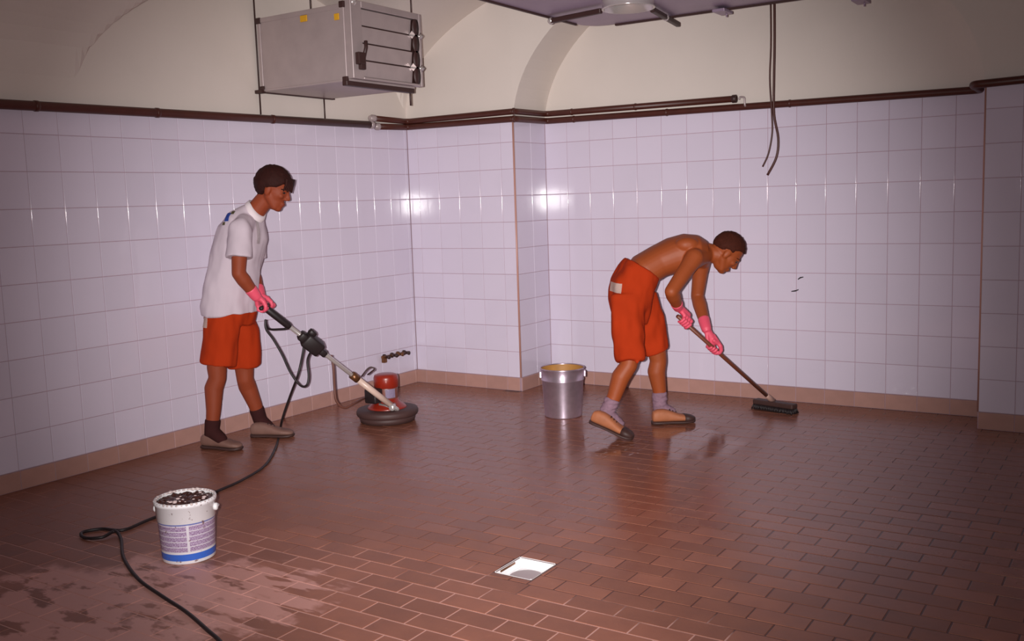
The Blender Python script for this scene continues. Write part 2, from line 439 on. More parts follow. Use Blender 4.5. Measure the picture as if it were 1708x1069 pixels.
# skirting of brown tiles
def skirting(name, seams, conv, rot):
    bm = bmesh.new(); a = Vector(conv(seams[0], 0.0)); b_ = Vector(conv(seams[-1], HB - 0.002))
    nrm = Matrix.Rotation(rot[2], 3, 'Z') @ Vector((0, -1, 0))
    p0 = a + nrm * 0.0005; p1 = b_ + nrm * 0.006
    box(bm, [min(p0[i], p1[i]) for i in range(3)], [max(p0[i], p1[i]) for i in range(3)])
    s = tag(mesh_obj(name, bm, M['wgrout']), kind='structure')
    for u, v in zip(seams, seams[1:]):
        if v - u < 0.012: continue
        put_tile('skirting_tile', tile_mesh(v - u - 0.004, HB - 0.004, 0.011, 0.0025, 'skirt'), Vector(conv((u + v) / 2, HB / 2)) + nrm * 0.010, rot, s)
skirting('baseboard_back', seam_b, lambda s, z: (s, 0, z), (H90, 0, 0))
skirting('baseboard_pier', seam_p, lambda s, z: (s, -PD, z), (H90, 0, 0))
skirting('baseboard_return', [-PD, -0.215, 0.0], lambda s, z: (0, s, z), (H90, 0, H90))
skirting('baseboard_left', seam_l, lambda s, z: (WX, s, z), (H90, 0, H90))
skirting('baseboard_right', seam_q, lambda s, z: (s, -RD, z), (H90, 0, 0))
# rounded corner strips on the pier edges
for k, (x, y) in enumerate(((0, -PD), (RE, -RD))):
    bm = bmesh.new(); sx = 1 if k == 0 else -1
    cx, cy = x - sx * 0.010, y + 0.010
    rings = []
    for z in (HB, TOP):
        r = [(cx + sx * 0.011 * math.sin(t), cy - 0.011 * math.cos(t), z) for t in [H90 * i / 5 for i in range(6)]] + [(cx, cy, z)]
        rings.append([Vector(q) for q in r])
    loft(bm, rings)
    tag(mesh_obj('trim_%d' % (k + 1), bm, M['corner']), kind='structure')
# floor tiles: running bond 20 x 10 cm
PXT, PYT = 0.2045, 0.1026
cand = []
k0 = int((0 + 4.215) / PYT) + 2
def clip_rect(r):
    """pieces of a tile left over around the drain opening"""
    x0, x1, y0, y1 = r; m_ = 0.008
    a0, a1, b0, b1 = DX0 - m_, DX1 + m_, DY0 - m_, DY1 + m_
    if x1 <= a0 or x0 >= a1 or y1 <= b0 or y0 >= b1: return [r]
    out = []
    if x0 < a0: out.append((x0, a0, y0, y1))
    if x1 > a1: out.append((a1, x1, y0, y1))
    xa_, xb = max(x0, a0), min(x1, a1)
    if y0 < b0: out.append((xa_, xb, y0, b0))
    if y1 > b1: out.append((xa_, xb, b1, y1))
    return [q for q in out if q[1] - q[0] > 0.012 and q[3] - q[2] > 0.012]
for k in range(-30, k0):
    ya, yb = -4.318 + PYT * k, -4.318 + PYT * (k + 1)
    off = 0.0 if k % 2 == 0 else PXT / 2
    for j in range(-14, 30):
        xa_ = 1.598 + off + PXT * j; xb = xa_ + PXT
        xa_, xb = max(xa_, WX), min(xb, XR - 0.5); y0, y1 = ya, min(yb, 0)
        if xb - xa_ < 0.02 or y1 - y0 < 0.015: continue
        if xb < 0 and y1 > -PD: y1 = -PD
        elif xa_ < 0 < xb and y1 > -PD: xa_ = 0
        if xa_ > RE and y1 > -RD: y1 = -RD
        if y1 - y0 < 0.015 or xb - xa_ < 0.02: continue
        for r in clip_rect((xa_, xb, y0, y1)):
            c = Vector(((r[0] + r[1]) / 2, (r[2] + r[3]) / 2, 0)); q = RM.transposed() @ (c - CAM)
            if q.z > -0.3: d = 99; vis = False
            else:
                px, py, d = pix(c); vis = -60 < px < 1768 and -60 < py < 1120
            cand.append((not vis, d, r))
cand.sort(key=lambda t: (t[0], t[1]))
near, rest = cand[:300], cand[300:]
JF = 0.006
for _, _, r in near:
    o = put_tile('floor_tile', tile_mesh(r[1] - r[0] - JF, r[3] - r[2] - JF, 0.008, 0.0016, 'ftile'),
                 ((r[0] + r[1]) / 2, (r[2] + r[3]) / 2, random.uniform(-0.0006, 0.0004)), (0, 0, 0), floor, 0.0022)
bm = bmesh.new()
for hid, d, r in rest:
    if hid and d > 6.5 and not (r[1] < 5): continue
    z = random.uniform(-0.0006, 0.0003); e = 0.0018; bv = 0.0009; tx, ty = random.uniform(-.002, .002), random.uniform(-.002, .002)
    cx, cy = (r[0] + r[1]) / 2, (r[2] + r[3]) / 2
    rr = []
    for ins, zz in ((e, -0.006), (e, -bv), (e + bv, 0)):
        rr.append([bm.verts.new((x, y, z + zz + (x - cx) * tx + (y - cy) * ty)) for x, y in ((r[0] + ins, r[2] + ins), (r[1] - ins, r[2] + ins), (r[1] - ins, r[3] - ins), (r[0] + ins, r[3] - ins))])
    for a, b_ in zip(rr, rr[1:]):
        for i in range(4): bm.faces.new((a[i], a[(i + 1) % 4], b_[(i + 1) % 4], b_[i]))
    bm.faces.new(rr[-1])
ft_o = mesh_obj('floor_tile_field', bm, M['ftile'], floor); ft_o['kind'] = 'stuff'

# ------------------------------------------------------------------ floor drain
dr = empty('floor_drain', ((DX0 + DX1) / 2, (DY0 + DY1) / 2, -0.09), 'square white sunken floor drain basin in the brown tiled floor', 'drain')
bm = bmesh.new(); t_ = 0.007
o_ = [(DX0 - t_, DY0 - t_), (DX1 + t_, DY0 - t_), (DX1 + t_, DY1 + t_), (DX0 - t_, DY1 + t_)]
i_ = [(DX0, DY0), (DX1, DY0), (DX1, DY1), (DX0, DY1)]
l_ = [(DX0 + .012, DY0 + .012), (DX1 - .012, DY0 + .012), (DX1 - .012, DY1 - .012), (DX0 + .012, DY1 - .012)]
R_ = [[bm.verts.new((x, y, z)) for x, y in q] for q, z in ((o_, -0.075), (o_, 0.0005), (i_, 0.0005), (l_, -0.036))]
for a, b_ in zip(R_, R_[1:]):
    for i in range(4): bm.faces.new((a[i], a[(i + 1) % 4], b_[(i + 1) % 4], b_[i]))
bm.faces.new(R_[-1]); bm.faces.new(R_[0])
bmesh.ops.bevel(bm, geom=[e for e in bm.edges if max(v.co.z for v in e.verts) < 0.001 and min(v.co.z for v in e.verts) > -0.07], offset=0.004, segments=2, affect='EDGES')
mesh_obj('basin', bm, M['white'], dr)
bm = bmesh.new(); cxd, cyd = (DX0 + DX1) / 2, (DY0 + DY1) / 2
lathe(bm, (cxd + .002, cyd - .002, -0.0355), (0, 0, 1), [(0.068, 0), (0.068, 0.002), (0.064, 0.003), (0.0, 0.003)], 28)
mesh_obj('strainer', bm, mat('grey_plate', (168, 150, 154), 0.5, var=0.1), dr)
bm = bmesh.new(); box(bm, (DX0 + .003, DY0 + .03, -0.012), (DX0 + .006, DY1 - .05, -0.004))
mesh_obj('clip_bar', bm, M['brass'], dr)

# ------------------------------------------------------------------ pipes along the walls
def on_plane(x, y, ax, val):
    v = RM @ Vector(((x - 854) / FPX, -(y - 534.5) / FPX, -1)); t = (val - CAM[ax]) / v[ax]
    return CAM + v * t
PL = WX + 0.035
a0 = on_plane(0, 173.5, 0, PL); a1 = on_plane(618, 208, 0, PL)
pipeL = empty('wall_pipe', (a1.x, (a0.y + a1.y) / 2, a1.z), 'single thick brown pipe along the top of the left tiled wall', 'pipe')
bm = bmesh.new(); ext = a0 + (a0 - a1) * 0.6
tube(bm, [ext, a0, a0.lerp(a1, .5) , a1], 0.0265, 14); mesh_obj('pipe_run', bm, M['pipe'], pipeL, True)
bm = bmesh.new(); lathe(bm, a1 - (a1 - a0).normalized() * .01, a1 - a0, [(0.031, 0), (0.031, .03), (.024, .034), (.024, .05)], 14); mesh_obj('coupling', bm, M['steel'], pipeL, True)
for px in (60, 262, 455):
    q = on_plane(px, 173.5 + (208 - 173.5) * px / 618, 0, PL)
    bm = bmesh.new(); d_ = (a1 - a0).normalized(); lathe(bm, q - d_ * .012, d_, [(0.0275, 0), (0.030, .002), (0.030, .022), (0.0275, .024)], 14)
    box(bm, (WX, q.y - .008, q.z - .012), (PL, q.y + .008, q.z + .012))
    mesh_obj('clip', bm, M['pipe'], pipeL, True)
# lower pipe: goes on round the pier, along the end wall and out over the right pier
yq = -PD - 0.035; xq = 0.035; yb = -0.035
b0 = on_plane(630, 211, 0, PL); b1 = Vector((PL, yq, on_plane(688, 211.5, 1, yq).z))
b2 = Vector((xq, yq, on_plane(860, 198, 1, yq).z)); b3 = Vector((xq, yb, on_plane(912, 202, 1, yb).z))
b4 = on_plane(1612, 151.5, 1, yb - .0); yr = -RD - 0.04
b5 = Vector((RE - 0.06, yb, b4.z)); b6 = Vector((RE - 0.06, yr, on_plane(1640, 140, 1, yr).z)); b7 = on_plane(1708, 132.5, 1, yr); b8 = b7 + (b7 - b6).normalized() * 2.0
pipe2 = empty('wall_pipe', (b3.x, b3.y, b3.z), 'lower brown pipe running round the pier and along the end wall to the right pier', 'pipe')
bm = bmesh.new(); tube(bm, round_path([b0, b1, b2, b3, b5, b6, b8], 0.045), 0.0235, 14); mesh_obj('pipe_run', bm, M['pipe'], pipe2, True)
bm = bmesh.new(); lathe(bm, b0 - Vector((0, .02, 0)), (0, 1, 0), [(0.020, -.01), (0.020, 0), (0.029, .004), (.029, .028), (.024, .032)], 14); mesh_obj('coupling', bm, M['steel'], pipe2, True)
# upper pipe
u0 = on_plane(624, 197.5, 0, PL); u1 = Vector((PL, yq, on_plane(688, 202, 1, yq).z)); u2 = Vector((xq, yq, on_plane(858, 185.5, 1, yq).z))
u3 = Vector((xq, yb, on_plane(912, 190, 1, yb).z)); u4 = on_plane(1228, 164.5, 1, yb)
pipe3 = empty('wall_pipe', (u3.x, u3.y, u3.z), 'upper brown pipe above the lower one, ending open on the end wall', 'pipe')
bm = bmesh.new(); tube(bm, round_path([u0, u1, u2, u3, u4], 0.045), 0.0225, 14); mesh_obj('pipe_run', bm, M['pipe'], pipe3, True)
bm = bmesh.new(); lathe(bm, u4 - Vector((.03, 0, 0)), (1, 0, 0), [(0.0235, 0), (0.028, .003), (0.028, .032), (0.018, .034), (.018, .02)], 14); mesh_obj('end_collar', bm, M['dark'], pipe3, True)
bm = bmesh.new(); lathe(bm, u0 + Vector((0, -.03, 0)), (0, 1, 0), [(0.012, -.02), (0.020, -.018), (0.020, 0.0), (0.028, .004), (.028, .034), (.023, .036)], 14); mesh_obj('coupling', bm, M['steel'], pipe3, True)
for nm, par, pts, rr in (('clip', pipe2, (b2 + Vector((-.003, 0, 0)), b3.lerp(b5, .08), b3.lerp(b5, .33), b3.lerp(b5, .62)), .0265), ('clip', pipe3, (u2 + Vector((-.003, 0, 0)), u3.lerp(u4, .15), u3.lerp(u4, .5)), .0255)):
    for q in pts:
        bm = bmesh.new(); lathe(bm, q - Vector((.008, 0, 0)), (1, 0, 0), [(rr - .004, 0), (rr, .002), (rr, .014), (rr - .004, .016)], 14); mesh_obj(nm, bm, M['pipe'], par, True)
# empty hook bracket beside the end of the upper pipe
hk = on_plane(1246, 170, 1, -0.02)
bm = bmesh.new(); tube(bm, round_path([hk + Vector((0, .02, -.03)), hk + Vector((0, -.045, -.03)), hk + Vector((0, -.045, .03)), hk + Vector((-.035, -.045, .034)), hk + Vector((-.04, -.045, .015))], .015), .007, 8)
hb = mesh_obj('pipe_hook', bm, M['steel'], None, True); tag(hb, 'small empty hooked pipe bracket on the end wall beside the open pipe end', 'bracket')

# ------------------------------------------------------------------ ventilation box with louvres hung on the left wall
ZB = 2.243
A_ = onz(450, 152, ZB); B_ = onz(578, 135, ZB); C_ = onz(683, 150, ZB)
x0, x1, y0, y1 = WX + 0.03, B_.x, (A_.y + B_.y) / 2, C_.y
_, pyb, db = pix((x1, y0, ZB)); ZT = ZB + (pyb - 10) / FPX * db * 1.01
vb = empty('ventilation_box', ((x0 + x1) / 2, (y0 + y1) / 2, ZB), 'grey sheet metal ventilation box with louvred damper hung high on the left wall', 'ventilation unit')
bm = bmesh.new(); bevel_box(bm, (x0, y0, ZB), (x1, y1, ZT), .004); mesh_obj('casing', bm, M['steel'], vb)
# frame profiles round the near face
fw = .030
for lo, hi in (((x0, y0 - .006, ZB), (x0 + fw, y0 + .001, ZT)), ((x1 - fw, y0 - .006, ZB), (x1, y0 + .001, ZT)), ((x0 + fw, y0 - .006, ZT - fw), (x1 - fw, y0 + .001, ZT)), ((x0 + fw, y0 - .006, ZB), (x1 - fw, y0 + .001, ZB + .014))):
    bm = bmesh.new(); bevel_box(bm, lo, hi, .002, 1); mesh_obj('frame_profile', bm, M['steel'], vb)
for (cx, cz) in ((x0 + .016, ZT - .016), (x0 + .016, ZB + .016), (x1 - .014, ZT - .006), (x1 - .014, ZB + .010)):
    bm = bmesh.new(); bevel_box(bm, (cx - .02, y0 - .012, cz - .02), (cx + .02, y0 + .01, cz + .02), .005); mesh_obj('corner_piece', bm, M['dark'], vb)
# bottom rails
for lo, hi in (((x1 - .028, y0 - .02, ZB - .028), (x1 + .012, y1 - .02, ZB + .002)), ((x0 - .02, y0 - .01, ZB - .006), (x0 + .01, y1 + .03, ZB + .004))):
    bm = bmesh.new(); bevel_box(bm, lo, hi, .003, 1); mesh_obj('bottom_rail', bm, M['dark'], vb)
bm = bmesh.new(); bevel_box(bm, (x0 - .045, y0 - .03, ZB - .012), (x0 + .03, y0 + .01, ZB + .012), .004); mesh_obj('corner_piece', bm, M['dark'], vb)
# damper on the room side: frame, four blades, cams, crank
dm_y0, dm_y1 = y0 + .005, y1 + .035
for lo, hi in (((x1, dm_y0, ZB + .015), (x1 + .05, dm_y0 + .10, ZT + .02)), ((x1, dm_y1 - .025, ZB + .015), (x1 + .05, dm_y1, ZT + .02)), ((x1, dm_y0 + .10, ZT - .02), (x1 + .05, dm_y1 - .025, ZT + .02)), ((x1, dm_y0 + .10, ZB + .015), (x1 + .05, dm_y1 - .025, ZB + .03))):
    bm = bmesh.new(); bevel_box(bm, lo, hi, .003, 1); mesh_obj('damper_frame', bm, M['steel'], vb)
hb_ = (ZT - .02 - ZB - .03) / 4
for k in range(4):
    zc = ZB + .03 + hb_ * (k + .5)
    Mx = Matrix.Translation((x1 + .028, 0, zc)) @ Matrix.Rotation(math.radians(7), 4, 'Y')
    bm = bmesh.new(); bevel_box(bm, (-.004, dm_y0 + .103, -hb_ / 2 + .005), (.004, dm_y1 - .095, hb_ / 2 - .005), .002, 1, Mx)
    bl = mesh_obj('louvre_blade', bm, M['steel'], vb)
    bm = bmesh.new(); lathe(bm, (x1 + .044, dm_y1 - .058, zc), (1, 0, 0), [(.0, -.01), (.034, -.01), (.034, .004), (.0, .004)], 20, hint=(0, 0, 1))
    for v in bm.verts: v.co.z = zc + (v.co.z - zc) * 1.75
    mesh_obj('damper_cam', bm, M['dark'], vb, False)
bm = bmesh.new(); box(bm, (x1 - .01, dm_y0 + .1, ZB + .03), (x1 + .012, dm_y1 - .02, ZT - .02)); mesh_obj('damper_back', bm, M['dark'], vb)
for zc in (ZB + .03 + hb_, ZB + .03 + hb_ * 3):
    for s_ in (-1, 1):
        bm = bmesh.new(); yy = dm_y1 - .058 + s_ * .036
        lathe(bm, (x1 + .05, yy - s_ * .018, zc), (0, s_, 0), [(.004, 0), (.026, .03)], 4); mesh_obj('bright_clip', bm, M['chrome'], vb)
bm = bmesh.new(); bevel_box(bm, (x1 + .05, dm_y0 + .02, ZB + .10), (x1 + .085, dm_y0 + .085, ZB + .175), .006)
tube(bm, [(x1 + .07, dm_y0 + .075, ZB + .13), (x1 + .075, dm_y0 + .10, ZB + .21), (x1 + .07, dm_y0 + .105, ZB + .25)], .012, 8); bevel_box(bm, (x1 + .05, dm_y0 + .045, ZB + .07), (x1 + .08, dm_y0 + .09, ZB + .11), .006)
mesh_obj('crank', bm, M['dark'], vb)
bm = bmesh.new(); ellipsoid(bm, (x1 + .03, dm_y0 + .035, ZT + .005), ((.035, 0, 0), (0, .03, 0), (0, 0, .025))); mesh_obj('lifting_eye', bm, M['chrome'], vb, True)
for px, py, w_ in ((507, 31, .030), (562, 28, .020)):
    q = on_plane(px, py, 1, y0 - .002); bm = bmesh.new(); bevel_box(bm, (q.x - w_, y0 - .009, q.z - .02), (q.x + w_, y0 - .001, q.z + .02), .002, 1); mesh_obj('yellow_sticker', bm, M['yellow'], vb)
for i, (yy, zt, zb) in enumerate(((y0 + .0, 3.0, a1.z - .0), (y1 - .06, ZB, a1.z), )):
    bm = bmesh.new(); tube(bm, [(WX + .012, yy, zb + .02), (WX + .012, yy, zt)], .0055, 8)
    mesh_obj('hanger_rod', bm, M['dark'], vb, True)
bm = bmesh.new(); tube(bm, [(x1 - .02, y1 - .03, ZB - .11), (x1 - .02, y1 - .03, ZB + .01)], .006, 8); mesh_obj('hanger_rod', bm, M['dark'], vb, True)
for yy, zz in ((y0 + .2, 3.0),(y1 + .02, 3.0)):
    bm = bmesh.new(); tube(bm, [(x0 + .3 if yy < y1 else x1 - .02, yy, ZT - .01), (x0 + .3 if yy < y1 else x1 - .02, yy, zz - .05)], .005, 8); mesh_obj('hanger_rod', bm, M['dark'], vb, True)

# ------------------------------------------------------------------ exhaust hood over the room, seen from below
ZH = 2.62
cn = onz(984, 46, ZH); hx0, hy1 = cn.x, cn.y
hd = empty('exhaust_hood', (hx0 + .8, hy1 - .6, ZH), 'large grey sheet metal exhaust hood hanging at the top centre', 'exhaust hood')
bm = bmesh.new()
r_ = .16; prof = [(hx0, hy1 - 1.5)] + [(hx0 + r_ - r_ * math.cos(t), hy1 - r_ + r_ * math.sin(t)) for t in [H90 * i / 8 for i in range(9)]] + [(hx0 + 2.2, hy1), (hx0 + 2.2, hy1 - 1.5)]
loft(bm, [[Vector((x, y, z)) for x, y in prof] for z in (ZH, ZH + .42)]); mesh_obj('hood_box', bm, M['duct'], hd)
for a, b_ in (((hx0 + .2, hy1, ZH), (hx0 + 2.2, hy1, ZH)), ((hx0, hy1 - 1.5, ZH), (hx0, hy1 - .2, ZH))):
    bm = bmesh.new(); lo = Vector(a) - Vector((.008, .008, .012)); hi = Vector(b_) + Vector((.008, .008, .012)); bevel_box(bm, lo, hi, .003, 1); mesh_obj('edge_rail', bm, M['dark'], hd)
def bar(pa, pb, w, h, m, nm, par):
    pa = Vector(pa); pb = Vector(pb); a, u, v = frame(pb - pa); L = (pb - pa).length
    Mx = Matrix.Translation(pa) @ Matrix((a, v, u)).transposed().to_4x4()
    bm = bmesh.new(); bevel_box(bm, (0, -w / 2, -h / 2), (L, w / 2, h / 2), min(w, h) * .15, 1, Mx); return mesh_obj(nm, bm, m, par)
ZF = ZH - .03
f0 = onz(919, 35, ZF); f1 = onz(1003, 18, ZF); f2 = onz(1088, 16, ZF); f3 = onz(1131, 41, ZF)
bar(f0, f1, .03, .03, M['dark'], 'fan_foot', hd); bar(f2, f3, .03, .03, M['dark'], 'fan_foot', hd)
for q in (f0, f3 * .5 + f2 * .5):
    bm = bmesh.new(); ellipsoid(bm, q, ((.022, 0, 0), (0, .022, 0), (0, 0, .022))); mesh_obj('foot_bolt', bm, M['chrome'], hd, True)
fc = onz(1048, 15, ZH - .10)
bm = bmesh.new(); lathe(bm, (fc.x, fc.y, ZH - .10), (0, 0, 1), [(.138, .12), (.140, .0), (.150, .0), (.152, .006), (.146, .012), (.146, .055), (.150, .060), (.146, .065), (.146, .11)], 40, cap=False)
mesh_obj('fan_collar', bm, M['chrome'], hd, True)
for px, py in ((1212, 20), (1442, 2)):
    q = onz(px, py, ZH - .02); bm = bmesh.new(); bevel_box(bm, (q.x - .05, q.y - .12, q.z - .012), (q.x + .03, q.y + .03, q.z + .006), .003); tube(bm, [(q.x, q.y, q.z - .03), (q.x, q.y, q.z + .02)], .006, 8); mesh_obj('hanging_bracket', bm, M['duct'], hd)
for sx, sy in ((.12, -.3), (2.0, -.3), (.12, -1.4), (2.0, -1.4)):
    bm = bmesh.new(); tube(bm, [(hx0 + sx, hy1 + sy, ZH + .4), (hx0 + sx, hy1 + sy, z2(hx0 + sx))], .006, 8); mesh_obj('hanger_rod', bm, M['dark'], hd, True)

# ------------------------------------------------------------------ hanging cables in front of the end wall
yc = -0.11
def cable(pts, r, name, label, m='pipe', cat='cable', plane=None):
    bm = bmesh.new(); tube(bm, smooth_path(pts, 5), r, 8); o = mesh_obj(name, bm, M[m], None, True); return tag(o, label, cat)
up = lambda x, y: on_plane(x, y, 1, yc)
top = up(1291, 6); top.z = zarch(top.x) - .02
cable([top, up(1292, 60), up(1291, 130), up(1291, 190), up(1298, 230), up(1295, 262), up(1280, 292)], .0085, 'hanging_cable', 'thicker brown cable hanging in front of the end wall, the longer one')
top2 = up(1284, 6); top2.z = zarch(top2.x) - .02
cable([top2, up(1286, 60), up(1284, 130), up(1287, 185), up(1288, 220), up(1282, 255), up(1272, 278)], .006, 'hanging_cable', 'thinner brown cable hanging in front of the end wall, the shorter one')

# ------------------------------------------------------------------ small row of pipe stubs low on the left wall
q0 = on_plane(640, 595, 0, WX + .004); q1 = on_plane(673, 588, 0, WX + .004)
ps = empty('tap_stubs', ((q0.x, (q0.y + q1.y) / 2, q0.z - .03)), 'row of small dark pipe stubs on the left wall just above the skirting', 'pipe stubs')
dv = (q1 - q0)
bar(q0 - dv * .15 + Vector((.01, 0, 0)), q1 + dv * .15 + Vector((.01, 0, 0)), .012, .018, M['brass'], 'back_bar', ps)
for k, t_ in enumerate((0.0, .38, .68, 1.0)):
    q = q0 + dv * t_; bm = bmesh.new(); lathe(bm, q, (1, 0, 0), [(.021, 0), (.021, .012), (.012, .014), (.012, .05), (.016, .052), (.016, .06)], 14); mesh_obj('stub', bm, M['dark'] if k != 2 else M['brass'], ps, True)
bm = bmesh.new(); bevel_box(bm, (q0.x, q0.y - .03, q0.z - .045), (q0.x + .03, q0.y + .008, q0.z + .012), .005); mesh_obj('valve_body', bm, M['brass'], ps)
# dark chips on the end wall tiles
for pts in (((1320, 486), (1327, 485), (1332, 483)), ((1331, 466), (1335, 463), (1340, 462))):
    bm = bmesh.new(); tube(bm, [on_plane(x, y, 1, -0.001) for x, y in pts], [.003, .005, .003], 6); mesh_obj('dark_chip', bm, M['black'], wall_back)

# ------------------------------------------------------------------ galvanised bucket
gb = onz(940, 692.5, 0)
bk_ = empty('metal_bucket', gb, 'shiny galvanised metal bucket with yellowish inside standing by the pier', 'bucket')
bm = bmesh.new(); Hg = .335
lathe(bm, gb, (0, 0, 1), [(0.118, .004), (.124, .0), (.128, .008), (.141, Hg * .74), (.145, Hg * .745), (.145, Hg * .765), (.142, Hg * .77), (.147, Hg - .012), (.151, Hg - .01), (.152, Hg - .004), (.149, Hg), (.146, Hg - .004)], 48, cap=False)
lathe(bm, gb, (0, 0, 1), [(.001, .004), (.118, .004)], 48, cap=False)
mesh_obj('bucket_wall', bm, M['galv'], bk_, True)
bm = bmesh.new(); lathe(bm, gb, (0, 0, 1), [(.145, Hg - .006), (.139, Hg * .78), (.126, .02), (.0, .012)], 48, cap=False); mesh_obj('inside', bm, M['rust'], bk_, True)
for s_ in (-1, 1):
    e = RM.col[0].copy(); e.z = 0; e.normalize(); q = gb + e * s_ * .150 + Vector((0, 0, Hg * .86))
    bm = bmesh.new(); bevel_box(bm, (-.008, -.02, -.022), (.008, .02, .022), .004, 1, Matrix.Translation(q) @ Matrix.Rotation(math.atan2(e.y, e.x), 4, 'Z')); mesh_obj('handle_ear', bm, M['galv'], bk_)
bm = bmesh.new(); e = RM.col[0].copy(); e.z = 0; e.normalize(); f_ = Vector((-e.y, e.x, 0))
tube(bm, [gb + e * .156 * math.cos(t) + f_ * .150 * math.sin(t) + Vector((0, 0, Hg * .86 + .03 * math.sin(t))) for t in [math.pi * i / 20 for i in range(21)]], .004, 8); mesh_obj('bail_handle', bm, M['galv'], bk_, True)

# ------------------------------------------------------------------ white plastic bucket with printed label
wb = onz(316, 927, 0)
pb = empty('plastic_bucket', wb, 'white plastic paint bucket with blue band and lilac print, full of murky foam', 'bucket')
def bucket_print():
    m = bpy.data.materials.new('bucket_print'); m.use_nodes = True; nt = m.node_tree; b = nt.nodes['Principled BSDF']; n = N(m)
    z = n.sep.outputs[2]; b.inputs['Roughness'].default_value = .35
    def band(a, c): return n.math('MULTIPLY', n.math('GREATER_THAN', z, a), n.math('LESS_THAN', z, c))
    ang = n.math('ARCTAN2', n.math('SUBTRACT', n.sep.outputs[1], wb.y), n.math('SUBTRACT', n.sep.outputs[0], wb.x))
    lil = band(.052, .172)
    v0 = math.atan2(CAM.y - wb.y, CAM.x - wb.x)
    stripe = n.math('LESS_THAN', n.math('ABSOLUTE', n.math('SUBTRACT', ang, v0)), .045)
    # white rules between the lines of print
    ru = n.math('LESS_THAN', n.math('FRACT', n.math('DIVIDE', n.math('SUBTRACT', z, .052), .0225)), .16)
    mp = nt.nodes.new('ShaderNodeTexNoise'); mp.inputs['Scale'].default_value = 1; mp.inputs['Detail'].default_value = 1
    cb = nt.nodes.new('ShaderNodeCombineXYZ'); nt.links.new(n.math('MULTIPLY', ang, 42.0), cb.inputs[0]); nt.links.new(n.math('MULTIPLY', z, 130.0), cb.inputs[1]); nt.links.new(cb.outputs[0], mp.inputs['Vector'])
    txt = n.ramp(mp.outputs['Fac'], .46, .54)
    c = n.mix(txt, lin((150, 122, 158)), lin((196, 176, 206)))
    c = n.mix(n.math('MAXIMUM', ru, stripe), c, lin((226, 220, 230)))
    c = n.mix(lil, lin((236, 232, 236)), c)
    c = n.mix(band(.170, .176), c, lin((110, 124, 190)))
    c = n.mix(band(.016, .045), c, lin((62, 112, 214)))
    dirt = n.math('MULTIPLY', n.ramp(n.noise(55, 3), .63, .70), .8)
    c = n.mix(dirt, c, lin((120, 84, 80)))
    nt.links.new(c, b.inputs['Base Color']); return m
Hw = .262
bm = bmesh.new()
lathe(bm, wb, (0, 0, 1), [(.102, .003), (.107, 0), (.110, .005), (.1175, Hw * .66), (.1185, Hw * .665), (.121, Hw * .67), (.124, Hw * .93), (.1285, Hw * .935), (.1285, Hw - .006), (.126, Hw), (.121, Hw)], 48, cap=False)
lathe(bm, wb, (0, 0, 1), [(.001, .003), (.102, .003)], 48, cap=False)
mesh_obj('bucket_wall', bm, bucket_print(), pb, True)
bm = bmesh.new(); lathe(bm, wb, (0, 0, 1), [(.121, Hw), (.117, Hw * .66), (.104, .01), (.0, .008)], 48, cap=False); mesh_obj('inside', bm, M['white'], pb, True)
bm = bmesh.new(); n_ = 30; vs = {}
for i in range(n_ + 1):
    for j in range(n_ + 1):
        x = (i / n_ * 2 - 1); y = (j / n_ * 2 - 1)
        u = x * math.sqrt(1 - y * y / 2); v = y * math.sqrt(1 - x * x / 2)
        h = .018 * noise.noise(Vector((u * 6, v * 6, 3.0))) + .012 * noise.noise(Vector((u * 15, v * 15, 9.0)))
        rr = math.hypot(u, v)
        vs[i, j] = bm.verts.new((wb.x + u * .119, wb.y + v * .119, Hw * .945 + h * (1.1 - rr * .6)))
for i in range(n_):
    for j in range(n_): bm.faces.new((vs[i, j], vs[i + 1, j], vs[i + 1, j + 1], vs[i, j + 1]))
mesh_obj('murky_contents', bm, M['mudwater'], pb, True)
bm = bmesh.new()
for k in range(20):
    a = random.uniform(0, 6.283); r = .098 * math.sqrt(random.random()); s_ = random.choice((.004, .006, .008, .010))
    ellipsoid(bm, wb + Vector((r * math.cos(a), r * math.sin(a), Hw * .955 + random.uniform(-.004, .012))), ((s_, 0, 0), (0, s_, 0), (0, 0, s_ * .35)), 8, 6)
fo = mesh_obj('foam_bubbles', bm, M['foam'], pb, True); fo['kind'] = 'stuff'
bm = bmesh.new()   # sludge smeared over the rim
for k in range(40):
    a = 2 * math.pi * k / 40; s_ = .005 + .007 * noise.noise(Vector((math.cos(a) * 3, math.sin(a) * 3, 1)))
    ellipsoid(bm, wb + Vector((.122 * math.cos(a), .122 * math.sin(a), Hw - .004)), ((.0095, 0, 0), (0, .0095, 0), (0, 0, max(s_, .003))), 8, 6)
skin_obj('rim_sludge', bm, mat('pale_sludge', (196, 178, 176), .35, var=.5, nscale=40), pb, .004, 2)
e = RM.col[0].copy(); e.z = 0; e.normalize(); e = (e + Vector((.25, -.3, 0)) * .0).normalized(); f_ = Vector((-e.y, e.x, 0))
for s_ in (-1, 1):
    bm = bmesh.new(); lathe(bm, wb + e * s_ * .118 + Vector((0, 0, Hw * .82)), e * s_, [(.016, 0), (.016, .014), (.011, .018), (.0, .019)], 14); mesh_obj('handle_peg', bm, M['white'], pb, True)
bm = bmesh.new(); tube(bm, [wb + e * .134 * math.cos(t) + f_ * .136 * math.sin(t) + Vector((0, 0, Hw * .82 - .02 * math.sin(t))) for t in [math.pi * i / 24 for i in range(25)]], .003, 8); mesh_obj('bail_handle', bm, M['white'], pb, True)

